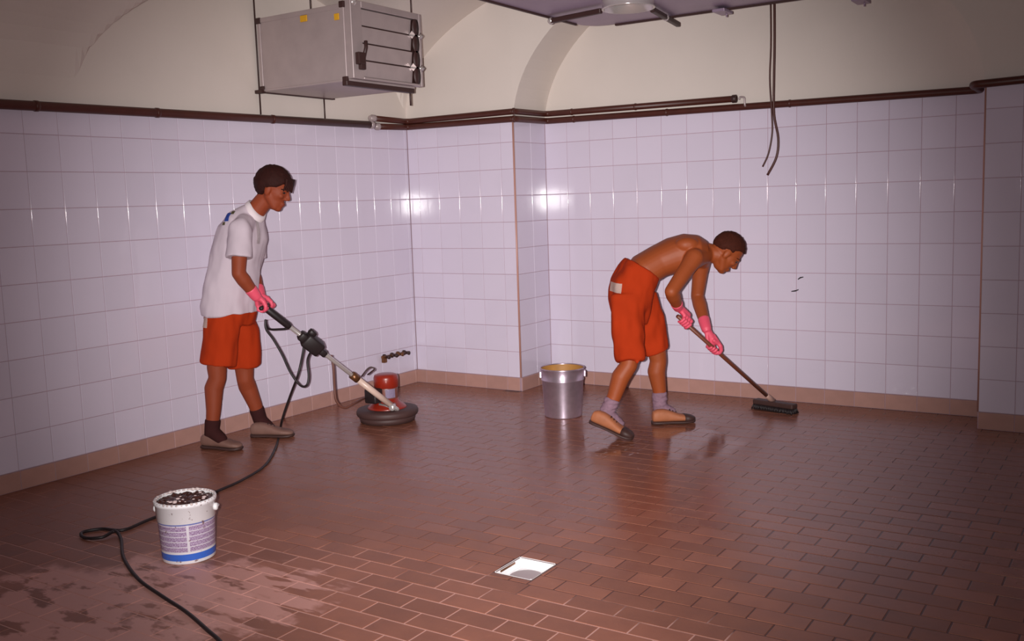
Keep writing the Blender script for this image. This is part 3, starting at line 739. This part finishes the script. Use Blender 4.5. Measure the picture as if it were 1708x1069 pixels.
# ------------------------------------------------------------------ floor scrubbing machine
mc = onz(647, 701, 0)
hx_top = P(441, 512, 6.02)
fm = empty('floor_scrubber', mc, 'red single-disc floor scrubbing machine with long chrome handle in front of the standing worker', 'floor machine')
bm = bmesh.new(); lathe(bm, mc, (0, 0, 1), [(.165, .006), (.185, .004), (.192, .03), (.185, .045)], 48); mesh_obj('brush', bm, M['skirtrub'], fm, True)
bm = bmesh.new(); lathe(bm, mc, (0, 0, 1), [(.185, .04), (.203, .044), (.210, .055), (.210, .075), (.203, .086), (.17, .092), (.12, .094)], 48); mesh_obj('bumper_ring', bm, M['skirtrub'], fm, True)
bm = bmesh.new(); lathe(bm, mc, (0, 0, 1), [(.14, .088), (.125, .105), (.095, .128), (.082, .14), (.080, .16)], 40); mesh_obj('housing', bm, M['red'], fm, True)
bm = bmesh.new(); lathe(bm, mc, (0, 0, 1), [(.076, .15), (.078, .16), (.078, .235), (.076, .24)], 36); mesh_obj('motor', bm, mat('motor_casing', (120, 70, 60), .4, var=.2), fm, True)
bm = bmesh.new(); lathe(bm, mc, (0, 0, 1), [(.078, .232), (.084, .236), (.084, .30), (.078, .318), (.055, .326), (.0, .327)], 36); mesh_obj('motor_cap', bm, M['red'], fm, True)
# rating plate facing the camera
e0 = math.atan2(CAM.y - mc.y, CAM.x - mc.x) 
bm = bmesh.new(); rr = .0795
gr = [[bm.verts.new((mc.x + rr * math.cos(e0 + a), mc.y + rr * math.sin(e0 + a), mc.z + z)) for z in (.168, .185, .21, .228)] for a in [(-.1 + .9 * i / 8) for i in range(9)]]
for i in range(8):
    for j in range(3): bm.faces.new((gr[i][j], gr[i + 1][j], gr[i + 1][j + 1], gr[i][j + 1]))
bmesh.ops.solidify(bm, geom=bm.faces[:], thickness=.002); mesh_obj('rating_plate', bm, mat('lilac_plate', (184, 166, 196), .4, var=.2, nscale=60), fm)
# handle
hv = Vector((hx_top.x - mc.x, hx_top.y - mc.y, 0)).normalized(); sv = Vector((-hv.y, hv.x, 0))
piv = P(655, 678, pix(mc)[2] - .14)
hdir = (hx_top - piv).normalized(); Lh = (hx_top - piv).length
bm = bmesh.new(); tube(bm, [piv, piv + hdir * (Lh * .96)], .0145, 14); pp = mesh_obj('handle_tube', bm, M['chrome'], fm, True)
bm = bmesh.new(); tube(bm, [piv + hdir * .02, piv + hdir * (Lh * .30)], .021, 14); mesh_obj('handle_sleeve', bm, mat('cream_sleeve', (214, 184, 170), .35, var=.1), fm, True)
bm = bmesh.new(); tube(bm, [piv + hdir * (Lh * .29), piv + hdir * (Lh * .34)], .026, 14); mesh_obj('clamp_collar', bm, M['brass'], fm, True)
bm = bmesh.new(); tube(bm, [piv + hdir * (Lh * .815), piv + hdir * (Lh * .83), piv + hdir * (Lh * .97), piv + hdir * (Lh * .985)], [.018, .023, .023, .017], 14); mesh_obj('grip', bm, M['black'], fm, True)
vd = -RM.col[2]; vd = Vector((vd.x, vd.y, 0)).normalized()
cb0, cb1 = hx_top - vd * .085, hx_top + vd * .21
bm = bmesh.new(); tube(bm, [cb0, cb1], .0135, 12); mesh_obj('crossbar', bm, M['black'], fm, True)
sb = piv + hdir * (Lh * .655); a, u, v = frame(hdir, vd)
Mx = Matrix.Translation(sb) @ Matrix((a, u, v)).transposed().to_4x4()
bm = bmesh.new(); bevel_box(bm, (-.075, -.045, -.05), (.06, .045, .045), .014, 2, Mx); bevel_box(bm, (.045, -.03, -.03), (.10, .03, .03), .012, 2, Mx); bevel_box(bm, (.02, -.02, -.075), (.07, .02, -.04), .006, 1, Mx)
bevel_box(bm, (-.125, -.025, -.022), (-.06, .025, .022), .010, 2, Mx)
mesh_obj('switch_box', bm, M['black'], fm, True)
bm = bmesh.new(); tube(bm, round_path([piv + hdir * .02 + sv * .02, piv - hdir * .04 + sv * .03, Vector((mc.x, mc.y, .13)) + hv * .085 + sv * .03], .03), .011, 8); tube(bm, round_path([piv + hdir * .02 - sv * .02, piv - hdir * .04 - sv * .03, Vector((mc.x, mc.y, .13)) + hv * .085 - sv * .03], .03), .011, 8)
mesh_obj('handle_fork', bm, M['chrome'], fm, True)
bm = bmesh.new(); lathe(bm, piv - vd * .045, vd, [(.018, 0), (.022, .004), (.022, .086), (.018, .09)], 16); mesh_obj('pivot_bolt', bm, M['chrome'], fm, True)
dpt = pix(mc)[2]
bm = bmesh.new(); bevel_box(bm, (-.05, -.045, -.045), (.05, .045, .055), .012, 2, Matrix.Translation(mc + hv * .105 + Vector((0, 0, .185)))); mesh_obj('capacitor_box', bm, M['black'], fm, True)
bm = bmesh.new(); tube(bm, round_path([P(603, 628, dpt - .2), P(611, 617, dpt - .2), P(618, 611.5, dpt - .2), P(626, 615, dpt - .2), P(613, 625, dpt - .18)], .02), .005, 8); mesh_obj('cable_hook', bm, M['dark'], fm, True)
dl = lambda f: pix(piv + hdir * (Lh * f))[2]
bm = bmesh.new(); tube(bm, smooth_path([P(552, 592, dl(.45)), P(556, 612, dl(.45)), P(558, 645, dl(.42)), P(561, 668, dl(.4)), P(574, 680, dl(.33)), P(592, 672, dl(.2)), P(612, 662, dpt - .05), P(628, 658, dpt - .05)], 6), .0085, 8); mesh_obj('motor_cable', bm, mat('brown_cable', (104, 62, 52), .5, var=.15), fm, True)
bm = bmesh.new(); tube(bm, smooth_path([P(500, 562, dl(.7)), P(490, 548, dl(.72)), P(470, 549, dl(.8)), P(450, 549, dl(.9)), P(444, 541, dl(.95) - .05), P(443, 533, dl(.97) - .05), P(444, 549, dl(.95) - .06), P(456, 566, dl(.9) - .06), P(471, 592, dl(.85) - .06), P(484, 620, dl(.8) - .06), P(500, 642, dl(.75) - .06), P(511, 643, dl(.7) - .05), P(515, 628, dl(.68) - .05), P(513, 600, dl(.67) - .04), P(522, 582, dl(.62) - .02), P(530, 575, dl(.6))], 6), .0075, 8)
mesh_obj('cable_loop', bm, M['black'], fm, True)
fl_pts = [onz(466, 722, .008), onz(460, 746, .008), onz(442, 776, .008), onz(405, 800, .008), onz(365, 818, .008), onz(300, 846, .008), onz(245, 868, .008), onz(205, 884, .008), onz(170, 882, .008), onz(137, 888, .008), onz(142, 897, .009), onz(170, 896, .012), onz(192, 886, .02), onz(202, 900, .008), onz(206, 930, .008), onz(230, 965, .008), onz(270, 994, .008), onz(310, 1020, .008), onz(345, 1050, .008), onz(372, 1076, .008), onz(400, 1130, .008)]
dd = dl(.66)
air = [P(507, 574, dd), P(505, 590, dd - .01), P(497, 625, dd - .03), P(484, 660, dd * .6 + .4 * pix(fl_pts[0])[2]), P(472, 695, dd * .25 + .75 * pix(fl_pts[0])[2])]
bm = bmesh.new(); tube(bm, smooth_path(air + fl_pts, 6), .0075, 8)
pc = mesh_obj('power_cord', bm, M['black'], None, True); tag(pc, 'black power cord trailing from the scrubber handle across the floor past the white bucket', 'cord')

# ------------------------------------------------------------------ scrubbing broom
s0 = P(1130, 527, 6.10); h0 = onz(1268, 676); h1 = onz(1333, 686)
hc = (h0 + h1) / 2 + Vector((0, .02, 0)); s1 = Vector((hc.x, hc.y, .075))
s1 = onz(1288, 668, .07)
br_dir = (h1 - h0).normalized(); br_n = Vector((-br_dir.y, br_dir.x, 0))
hc = Vector((s1.x, s1.y, 0)) + br_dir * .02
bro = empty('floor_broom', hc, 'long-handled scrubbing brush with brown wooden stick on the floor by the end wall', 'broom')
bm = bmesh.new(); tube(bm, [s0, s1], .0125, 12); mesh_obj('stick', bm, M['wood'], bro, True)
Mx = Matrix.Translation(hc) @ Matrix.Rotation(math.atan2(br_dir.y, br_dir.x), 4, 'Z')
bm = bmesh.new(); bevel_box(bm, (-.155, -.033, .035), (.155, .033, .068), .008, 2, Mx); mesh_obj('brush_block', bm, M['sole'], bro)
bm = bmesh.new()
for i in range(26):
    for j in range(5):
        x = -.147 + .294 * i / 25; y = -.027 + .054 * j / 4
        q = Mx @ Vector((x, y, .036)); p_ = Mx @ Vector((x * 1.06 + random.uniform(-.004, .004), y * 1.35 + random.uniform(-.004, .004), .002))
        tube(bm, [q, p_], [.005, .006], 5)
bs = mesh_obj('bristles', bm, M['black'], bro); bs['kind'] = 'stuff'
sd = (s1 - s0).normalized()
bm = bmesh.new(); tube(bm, [s1 - sd * .07, s1 - sd * .06, s1 + sd * .01], [.013, .017, .02], 12); mesh_obj('socket', bm, mat('pale_socket', (178, 140, 128), .5, var=.2), bro, True)

# ------------------------------------------------------------------ people
def ring(c, f, s, rf, rs, n=28, p=2.3):
    out = []
    for k in range(n):
        t = 2 * math.pi * k / n; a, b_ = math.cos(t), math.sin(t)
        out.append(Vector(c) + f * rf * math.copysign(abs(a) ** (2 / p), a) + s * rs * math.copysign(abs(b_) ** (2 / p), b_))
    return out
def spine_rings(spec, side, n=28, grow=0.0):
    """spec: (centre, half depth front-back, half width); rings square to the spine"""
    cs = [Vector(q[0]) for q in spec]; out = []
    for i, (c, rf, rs) in enumerate(spec):
        t = (cs[min(i + 1, len(cs) - 1)] - cs[max(i - 1, 0)]).normalized()
        s = (side - t * side.dot(t)).normalized(); f = s.cross(t) 
        out.append(ring(c, f, s, rf + grow, rs + grow, n))
    return out
def head(bm, c, f, u, s, k=1.0):
    L = lambda a, b_, d: c + f * a * k + s * b_ * k + u * d * k
    E = lambda q, a, b_, d: ellipsoid(bm, q, (f * a * k, s * b_ * k, u * d * k), 20, 14)
    E(L(-.012, 0, .03), .098, .076, .092)
    E(L(.028, 0, -.012), .066, .064, .075)
    E(L(.030, 0, -.062), .056, .052, .058)
    E(L(.062, 0, -.098), .026, .030, .022)
    E(L(.078, 0, .022), .018, .044, .013)
    capsule(bm, L(.088, 0, .012), L(.108, 0, -.026), .009 * k, .0115 * k, 10)
    for q in (-1, 1):
        E(L(.100, q * .012, -.034), .011, .009, .008)
        E(L(.066, q * .040, -.02), .022, .018, .018)
        E(L(-.004, q * .074, -.012), .020, .010, .033)
        capsule(bm, L(.004, q * .040, -.045), L(.048, q * .022, -.090), .030 * k, .025 * k, 12)
    E(L(.086, 0, -.062), .012, .022, .007); E(L(.084, 0, -.075), .012, .020, .008)
    return L
def face_details(L, par, k, f, u, s, m):
    for q in (-1, 1):
        bm = bmesh.new(); ellipsoid(bm, L(.079, q * .031, .002), (f * .009, s * .014, u * .007), 12, 8); mesh_obj('eye', bm, M['eye'], par, True)
        bm = bmesh.new(); tube(bm, [L(.062, q * .050, .018), L(.082, q * .033, .024), L(.090, q * .014, .021)], [.003, .0045, .003], 6); mesh_obj('eyebrow', bm, m, par, True)
    bm = bmesh.new(); tube(bm, [L(.086, -.022, -.0685), L(.0985, 0, -.068), L(.086, .022, -.0685)], [.002, .003, .002], 6); mesh_obj('mouth', bm, mat('lip', (120, 50, 40), .5), par, True)
def hair(name, c, f, u, s, par, m, hairline, thick, low):
    """closed cap that tucks inside the head below the hairline"""
    bm = bmesh.new(); n, mm = 48, 32; rings = []
    for j in range(1, mm):
        t = math.pi * j / mm; r = []
        for k in range(n):
            q = 2 * math.pi * k / n
            a, b_, d = math.sin(t) * math.cos(q), math.sin(t) * math.sin(q), math.cos(t)
            az = math.degrees(math.atan2(abs(b_), a)); el = math.degrees(math.asin(d))
            lim = hairline(az)
            w = min(max((el - lim) / 7, 0), 1); w = w * w * (3 - 2 * w)
            nz = noise.noise(Vector((a * 7, b_ * 7, d * 3))) * .05 + noise.noise(Vector((a * 16, b_ * 16, d * 6))) * .03
            kk = (1 - w) * .80 + w * (thick + nz + (low if az > 100 and el < 0 else 0))
            r.append(c + f * (-.012 + a * .100 * kk) + s * b_ * .080 * kk + u * (.03 + d * .094 * kk))
        rings.append(r)
    loft(bm, rings)
    return mesh_obj(name, bm, m, par, True)
def hand(g, axis, wrist, par, side=1, rs=.0135, cuff=None, k=1.0, name='glove', phi0=15):
    """gloved hand closed round a bar through g along axis; fingers wrap one way, thumb the other"""
    axis = Vector(axis).normalized(); w = Vector(wrist) - g; w = (w - axis * w.dot(axis)).normalized(); b_ = axis.cross(w) * side
    rf = .0098 * k; R0 = rs + rf * .85
    bm = bmesh.new()
    at = lambda o, ph, r: g + axis * o + (w * math.cos(math.radians(ph)) + b_ * math.sin(math.radians(ph))) * r
    palm = at(0, 0, R0 + .030)
    for i, o in enumerate((.034, .0115, -.0115, -.033)):
        o *= k; L = (205, 225, 218, 190)[i]
        kn = at(o, 38, R0 + .012)
        capsule(bm, Vector(wrist).lerp(palm, .25) + axis * o * .55, kn, .015 * k, .0125 * k, 10)
        pts = [kn] + [at(o * .97, phi0 + 50 + (L - 50) * t / 6, R0 + (.006 if t in (1,) else 0)) for t in range(0, 7)]
        chain(bm, pts, [.0125 * k] + [rf * (1.08 - .03 * t) for t in range(7)], 10)
    capsule(bm, wrist, palm, .026 * k, .024 * k, 14)
    capsule(bm, at(.018 * k, -25, R0 + .026), at(-.018 * k, -20, R0 + .024), .014 * k, .013 * k, 10)
    th = [Vector(wrist).lerp(palm, .45) + axis * .022 * k - b_ * .012, at(.040 * k, -40, R0 + .018), at(.047 * k, -85, R0 + .006), at(.046 * k, -130, R0 + .002), at(.042 * k, -160, R0)]
    chain(bm, th, [.016 * k, .0145 * k, .0125 * k, .011 * k, .0098 * k], 10)
    if cuff is not None:
        d = (Vector(cuff) - Vector(wrist)); a, u, v = frame(d)
        lathe(bm, wrist, d, [(.020, -.03), (.031, -.01), (.034, .01), (.038, d.length), (.036, d.length + .006)], 20)
    return skin_obj(name, bm, M['pink'], par, .0034, 3)
def shoe(heel, toe, par, m, up=Vector((0, 0, 1)), k=1.0, toe_dark=False, name='shoe'):
    heel = Vector(heel); toe = Vector(toe); d = (toe - heel).normalized(); Ln = (toe - heel).length
    up = (Vector(up) - d * Vector(up).dot(d)).normalized(); s = d.cross(up)
    def sec(t, hw, h0, h1, sk=0):
        c = heel + d * Ln * t + s * sk; n = 20; out = []
        for i in range(n):
            q = 2 * math.pi * i / n; a, b_ = math.cos(q), math.sin(q)
            b2 = math.copysign(abs(b_) ** .8, b_)
            out.append(c + s * hw * math.copysign(abs(a) ** .75, a) + up * ((h0 + h1) / 2 + (h1 - h0) / 2 * b2))
        return out
    bm = bmesh.new()
    loft(bm, [sec(.01, .018, .03, .06), sec(.03, .030, .018, .085), sec(.12, .036, .016, .098), sec(.25, .037, .016, .100), sec(.36, .037, .016, .094), sec(.48, .040, .016, .082), sec(.62, .045, .016, .066), sec(.76, .048, .016, .056), sec(.88, .043, .016, .050), sec(.96, .030, .017, .042), sec(.995, .014, .02, .034)])
    sh = skin_obj(name, bm, m, par, .005, 4)
    bm = bmesh.new()
    loft(bm, [sec(0, .018, .0, .022), sec(.02, .031, 0, .024), sec(.12, .039, 0, .024), sec(.3, .038, .002, .022), sec(.45, .040, .002, .022), sec(.65, .049, 0, .022), sec(.8, .051, 0, .022), sec(.92, .044, 0, .024), sec(.985, .028, .003, .026), sec(1.01, .012, .008, .024)])
    so = mesh_obj('sole', bm, M['sole'], sh, True); 
    so.location = (0, 0, 0)
    bm = bmesh.new()
    for t in (.42, .49, .56): tube(bm, [heel + d * Ln * t + s * q + up * (hh) for q, hh in ((-.026, .075 - (t - .42) * .11), (0, .093 - (t - .42) * .13), (.026, .075 - (t - .42) * .11))], .0035, 6)
    mesh_obj('laces', bm, M['sole'], sh, True)
    if toe_dark:
        bm = bmesh.new(); loft(bm, [sec(.74, .0505, .010, .060), sec(.88, .046, .010, .054), sec(.96, .033, .012, .046), sec(1.005, .015, .016, .036)]); mesh_obj('toe_cap', bm, M['sole'], sh, True)
    return sh
def patch(surface, c, n, uvec, w, h, m, par, name, off=.003, nu=8, nv=5):
    me = surface.data; bv = BVHTree.FromPolygons([v.co for v in me.vertices], [p.vertices for p in me.polygons])
    n = Vector(n).normalized(); u = Vector(uvec); u = (u - n * u.dot(n)).normalized(); v = n.cross(u)
    bm = bmesh.new(); g = {}
    for i in range(nu + 1):
        for j in range(nv + 1):
            o = Vector(c) + u * w * (i / nu - .5) + v * h * (j / nv - .5) + n * .3
            hit = bv.ray_cast(o, -n, .8)
            g[i, j] = bm.verts.new((hit[0] if hit[0] is not None else o - n * .3) + n * off)
    for i in range(nu):
        for j in range(nv): bm.faces.new((g[i, j], g[i + 1, j], g[i + 1, j + 1], g[i, j + 1]))
    bmesh.ops.solidify(bm, geom=bm.faces[:], thickness=.0015)
    return mesh_obj(name, bm, m, par)

RT = RM.col[0].copy(); RT.z = 0; RT.normalize()             # image right, on the ground
AW = Vector((-RT.y, RT.x, 0))                               # away from the camera
UP = Vector((0, 0, 1))
def sub(root, o, parent):
    return o

# ============ standing worker with the scrubbing machine
def worker_standing():
    g = P(372, 752, 6.2)
    root = empty('person', Vector((g.x, g.y, 0)), 'standing person in white polo shirt and orange shorts steering the floor scrubber', 'person')
    H = Vector((1, .12, 0)).normalized(); S = H.cross(UP)          # heading; S points to his right (camera side)
    hipR, kneeR, ankR = P(374, 512, 6.02), P(362, 620, 6.05), P(353, 719, 6.08)
    hipL, kneeL, ankL = P(396, 512, 6.18), P(408, 622, 6.28), P(434, 701, 6.40)
    pel, waist, chest, nb = P(385, 508, 6.10), P(386, 460, 6.09), P(398, 405, 6.06), P(424, 356, 6.02)
    shR, elR, wrR = P(401, 386, 5.88), P(398, 456, 5.85), P(427, 494, 5.94)
    shL, elL, wrL = P(426, 386, 6.20), P(422, 455, 6.27), P(434, 492, 6.15)
    hc = P(456, 314, 5.99)
    # --- body: one continuous skin
    bm = bmesh.new()
    tor = [(pel - UP * .07, .085, .11), (pel, .105, .165), (pel + UP * .06, .10, .16), (waist, .088, .135), (waist.lerp(chest, .5), .10, .15), (chest, .104, .150), (P(412, 378, 6.04), .080, .145), (P(420, 364, 6.03), .055, .09)]
    loft(bm, spine_rings(tor, S))
    for h, k, a, sgn in ((hipR, kneeR, ankR, 1), (hipL, kneeL, ankL, -1)):
        mid = h.lerp(k, .5); cf = k.lerp(a, .28) - H * .014
        chain(bm, [h, mid, k + UP * .03, k - UP * .04, cf, k.lerp(a, .65), a], [.076, .074, .060, .053, .057, .045, .037])
        chain(bm, [a, a + H * .07 - UP * .05], [.036, .03])
    for sh, e, w in ((shR, elR, wrR), (shL, elL, wrL)):
        chain(bm, [sh, sh.lerp(e, .4), e, e.lerp(w, .3), w], [.058, .049, .041, .043, .029])
    f = (RT * .90 - UP * .40 - AW * .10).normalized(); s = -f.cross(UP).normalized() * -1; s = f.cross(UP).normalized(); u = s.cross(f)
    capsule(bm, P(417, 364, 6.03), hc - f * .02 - u * .06, .062, .054)
    L = head(bm, hc, f, u, s, 1.04)
    body = skin_obj('body', bm, M['skinL'], root, .0055, 6)
    face_details(L, root, 1.04, f, u, s, M['hair'])
    def hl(az):
        if az < 38: return 12 - az * .1
        if az < 60: return 8 - (az - 38) * .8
        if az < 88: return -10 - (az - 60) * .3
        if az < 104: return -18 - (az - 88) * 2.4
        return -56 - min((az - 104) * .2, 8)
    hr = hair('hair', hc, f, u, s, root, M['hair'], hl, 1.17, .04)
    bm = bmesh.new()
    for q in range(-4, 5):       # fringe falling over the forehead
        b0 = L(.075, q * .014, .085); b1 = L(.100 - abs(q) * .004, q * .015, .055); b2 = L(.110 - abs(q) * .007, q * .0155, .014 + .006 * (q % 2))
        tube(bm, smooth_path([b0, b1, b2], 4), [.013 - .0011 * i for i in range(9)], 6)
    mesh_obj('fringe', bm, M['hair'], hr, True)
    # --- polo shirt
    bm = bmesh.new()
    hem = P(383, 521, 6.10)
    sp = [(hem - UP * .004, .150, .185), (hem + UP * .03, .150, .185), (P(386, 480, 6.09), .146, .178), (P(392, 445, 6.08), .138, .172), (P(399, 412, 6.06), .134, .172), (P(405, 388, 6.05), .126, .172), (P(412, 370, 6.04), .104, .15), (P(421, 356, 6.03), .066, .09), (P(426, 349, 6.02), .054, .066)]
    loft(bm, spine_rings(sp, S))
    for sh, e, top in ((shR, elR, 1), (shL, elL, -1)):
        ee = sh.lerp(e, .60)
        a, uu, vv = frame(e - sh, H)
        ellipsoid(bm, sh, (H * .070, S * .068, UP * .070)); capsule(bm, P(417, 362, 6.03), sh + UP * .008, .055, .062)
        lathe(bm, sh - (e - sh) * .06, e - sh, [(.05, -.02), (.068, .02), (.074, .08), (.077, (ee - sh).length), (.079, (ee - sh).length + .022)], 22)
    st = skin_obj('polo_shirt', bm, M['shirt'], root, .0062, 8, wrinkle=(.013, (8, 8, 5), None))
    # collar and placket
    bm = bmesh.new(); cc = P(427, 350, 6.02); ax = (P(440, 330, 6.01) - P(424, 356, 6.02)).normalized(); a, uu, vv = frame(ax, H)
    rg = []
    for rr, zz in ((.070, -.020), (.073, -.004), (.064, .022), (.058, .020)):
        rg.append([cc + a * (zz - .030 * math.cos(t) * (1 if math.cos(t) > 0 else .3)) + (uu * math.cos(t) * 1.0 + vv * math.sin(t) * 1.05) * rr for t in [2 * math.pi * i / 30 for i in range(30)]])
    loft(bm, rg, False); mesh_obj('collar', bm, mat('collar_cotton', (222, 208, 212), .9), st, True)
    patch(st, P(436, 384, 5.98), H + UP * .2, UP, .15, .032, mat('placket_cotton', (212, 198, 202), .9), st, 'placket', .004)
    # blue and olive print on the back of the shoulder
    for (px, py), w_, h_, m in (((380, 359), .035, .06, 'blue'), ((387, 351), .022, .024, 'greenp'), ((375, 371), .02, .02, 'greenp')):
        patch(st, P(px + 6, py + 6, 5.95), (-RT * .35 - AW * .85 + UP * .35), UP, h_, w_, M[m], st, 'shoulder_print')
    # --- shorts
    bm = bmesh.new()
    loft(bm, spine_rings([(pel - UP * .13, .11, .16), (pel - UP * .05, .130, .180), (pel + UP * .03, .122, .165), (pel + UP * .07, .10, .145)], S))
    for h, k, fr_ in ((hipR, kneeR, 1), (hipL, kneeL, 1)):
        a = k - h; n = a.normalized()
        e = h.lerp(k, .86)
        loft(bm, spine_rings([(h - UP * .03, .095, .085), (h.lerp(k, .35), .112, .100), (h.lerp(k, .7), .112, .098), (e, .112, .097), (e + n * .012, .108, .093)], S))
    so = skin_obj('shorts', bm, M['shorts'], root, .0062, 10, wrinkle=(.014, (9, 9, 4), None))
    patch(so, P(348, 537, 6.0), (-RT * .5 - AW * .9), UP, .062, .055, M['tagw'], so, 'pocket_tag', .007)
    # --- socks, shoes
    for k, a, top in ((kneeR, ankR, .80), (kneeL, ankL, .73)):
        bm = bmesh.new(); t0 = k.lerp(a, top); ax = a - t0
        lathe(bm, t0, ax, [(.040, 0), (.046, .003), (.047, .02), (.045, ax.length * .6), (.044, ax.length), (.042, ax.length + .03)], 22, cap=True); chain(bm, [a, a + H * .075 - UP * .045], [.044, .036])
        skin_obj('sock', bm, M['sockd'], root, .005, 3)
    shoe(onz(338, 747) , onz(338, 747) + (RT * .86 - AW * .30).normalized() * .285, root, M['shoeL'])
    shoe(onz(419, 729), onz(419, 729) + (RT * .95 - AW * .10).normalized() * .285, root, M['shoeL'])
    # --- gloves
    hand(cb0 + (cb1 - cb0) * .22, -vd, wrR, root, 1, .0135, wrR.lerp(elR, .30))
    hand(cb0 + (cb1 - cb0) * .78, -vd, wrL, root, 1, .0135, wrL.lerp(elL, .30))
    return root
worker_standing()

# ============ bent worker with the broom
def worker_bent():
    g = P(1075, 715, 6.25)
    root = empty('person', Vector((g.x, g.y, 0)), 'bare-chested person in orange shorts bending forward to scrub the floor with a broom', 'person')
    H = RT.copy(); S = H.cross(UP)
    hipR, kneeR, ankR = P(1046, 494, 6.14), P(1052, 602, 6.08), P(1011, 690, 6.10)
    hipL, kneeL, ankL = P(1066, 494, 6.31), P(1098, 594, 6.37), P(1101, 678, 6.43)
    pel = P(1054, 478, 6.23)
    # joints on the stick
    def on_stick(px):
        lo, hi = 0.0, 1.0
        for _ in range(40):
            m = (lo + hi) / 2
            if pix(s0.lerp(s1, m))[0] < px: lo = m
            else: hi = m
        return s0.lerp(s1, lo)
    gR, gL = on_stick(1141), on_stick(1190)
    dR, dL = pix(gR)[2], pix(gL)[2]
    shR, elR, wrR = P(1158, 430, 6.06), P(1120, 486, 5.95), P(1131, 512, dR - .03)
    shL, elL, wrL = P(1170, 436, 6.38), P(1163, 494, 6.47), P(1178, 548, dL + .02)
    f = (RT * .64 - UP * .76).normalized(); s = f.cross(AW * -1).normalized(); s = Vector(S); s = (s - f * s.dot(f)).normalized(); u = s.cross(f)
    hc = P(1212, 421, 6.2)
    bm = bmesh.new()
    tor = [(P(1048, 522, 6.23), .07, .11), (P(1050, 500, 6.23), .10, .145), (P(1060, 470, 6.23), .108, .148), (P(1076, 449, 6.23), .108, .15), (P(1098, 436, 6.23), .105, .143), (P(1122, 426, 6.23), .115, .155), (P(1144, 421, 6.23), .120, .168), (P(1162, 420, 6.23), .108, .17), (P(1176, 421, 6.23), .075, .12)]
    loft(bm, spine_rings(tor, S))
    # shoulder blade and back muscle
    for dd, sg in ((6.10, 1), (6.36, -1)): ellipsoid(bm, P(1146, 408, dd), (RT * .075, UP * .05, AW * .055))
    for h, k, a in ((hipR, kneeR, ankR), (hipL, kneeL, ankL)):
        mid = h.lerp(k, .5); sd_ = (a - k).normalized(); cf = k.lerp(a, .30) + (-H * .016)
        chain(bm, [h, mid, k + (h - k).normalized() * .04, k + sd_ * .03, cf, k.lerp(a, .68), a], [.078, .076, .062, .054, .058, .045, .037])
    chain(bm, [ankR, ankR + RT * .08 - UP * .07], [.035, .03]); chain(bm, [ankL, ankL + RT * .07 - UP * .05], [.035, .03])
    for sh, e, w in ((shR, elR, wrR), (shL, elL, wrL)):
        chain(bm, [sh, sh.lerp(e, .35), e, e.lerp(w, .28), w], [.060, .050, .042, .045, .030])
    capsule(bm, shR + UP * .0, P(1176, 424, 6.2), .058, .06); capsule(bm, shL, P(1176, 424, 6.25), .058, .06)
    capsule(bm, P(1170, 420, 6.23), hc - f * .028 - u * .05, .068, .056)
    L = head(bm, hc, f, u, s, 1.0)
    body = skin_obj('body', bm, M['skinR'], root, .0055, 6)
    face_details(L, root, 1.0, f, u, s, M['hair2'])
    def hl(az):
        if az < 40: return 20
        if az < 65: return 20 - (az - 40) * .4
        if az < 75: return 10 - (az - 65) * 2.4
        if az < 95: return -14
        if az < 110: return -14 - (az - 95) * 1.4
        return -35 - min((az - 110) * .2, 8)
    hair('hair', hc, f, u, s, root, M['hair2'], hl, 1.085, 0)
    # --- shorts
    bm = bmesh.new()
    loft(bm, spine_rings([(P(1056, 545, 6.23), .09, .14), (P(1052, 520, 6.23), .125, .178), (P(1050, 500, 6.23), .138, .185), (P(1055, 476, 6.23), .140, .185), (P(1064, 458, 6.23), .132, .172), (P(1070, 449, 6.23), .126, .166)], S))
    for h, k, t1 in ((hipR, kneeR, .97), (hipL, kneeL, .90)):
        n = (k - h).normalized(); e = h.lerp(k, t1)
        loft(bm, spine_rings([(h - UP * .0, .115, .100), (h.lerp(k, .4), .110, .100), (h.lerp(k, .75), .092, .092), (e, .086, .088), (e + n * .012, .082, .084)], S))
    # waistband fold at the back and hanging hem of the leg
    ellipsoid(bm, P(1042, 444, 6.23), (RT * .03, AW * .12, UP * .035))
    capsule(bm, P(1062, 585, 6.03), P(1063, 604, 6.02), .02, .010, 8)
    so = skin_obj('shorts', bm, M['shorts'], root, .0062, 14, wrinkle=(.016, (9, 9, 5), None))
    patch(so, P(1026, 480, 6.1), (-RT * .25 - AW * 1.0), RT - UP * .08, .088, .058, M['tagw'], so, 'pocket_tag', .007)
    for k, a, top in ((kneeR, ankR, .72), (kneeL, ankL, .70)):
        bm = bmesh.new(); t0 = k.lerp(a, top); ax = a - t0
        lathe(bm, t0, ax, [(.040, 0), (.048, .003), (.050, .02), (.046, ax.length * .6), (.046, ax.length), (.042, ax.length + .04)], 22); chain(bm, [a, a + RT * .075 - UP * (.065 if a is ankR else .045)], [.044, .036])
        skin_obj('sock', bm, M['sockg'], root, .005, 3, wrinkle=(.006, (18, 18, 50), None))
    toeR = onz(1054, 735)
    hl_ = P(990, 708, pix(toeR)[2] + .08)
    hl_ = toeR + (hl_ - toeR).normalized() * .285
    shoe(hl_, toeR, root, M['shoeR'], UP, toe_dark=True)
    t2 = onz(1087, 708); shoe(t2, t2 + (RT * .97 + AW * .10).normalized() * .285, root, M['shoeR'], toe_dark=True)
    hand(gR, sd, wrR, root, 1, .0125, wrR.lerp(elR, .22))
    hand(gL, sd, wrL, root, -1, .0125, wrL.lerp(elL, .28))
    return root
worker_bent()
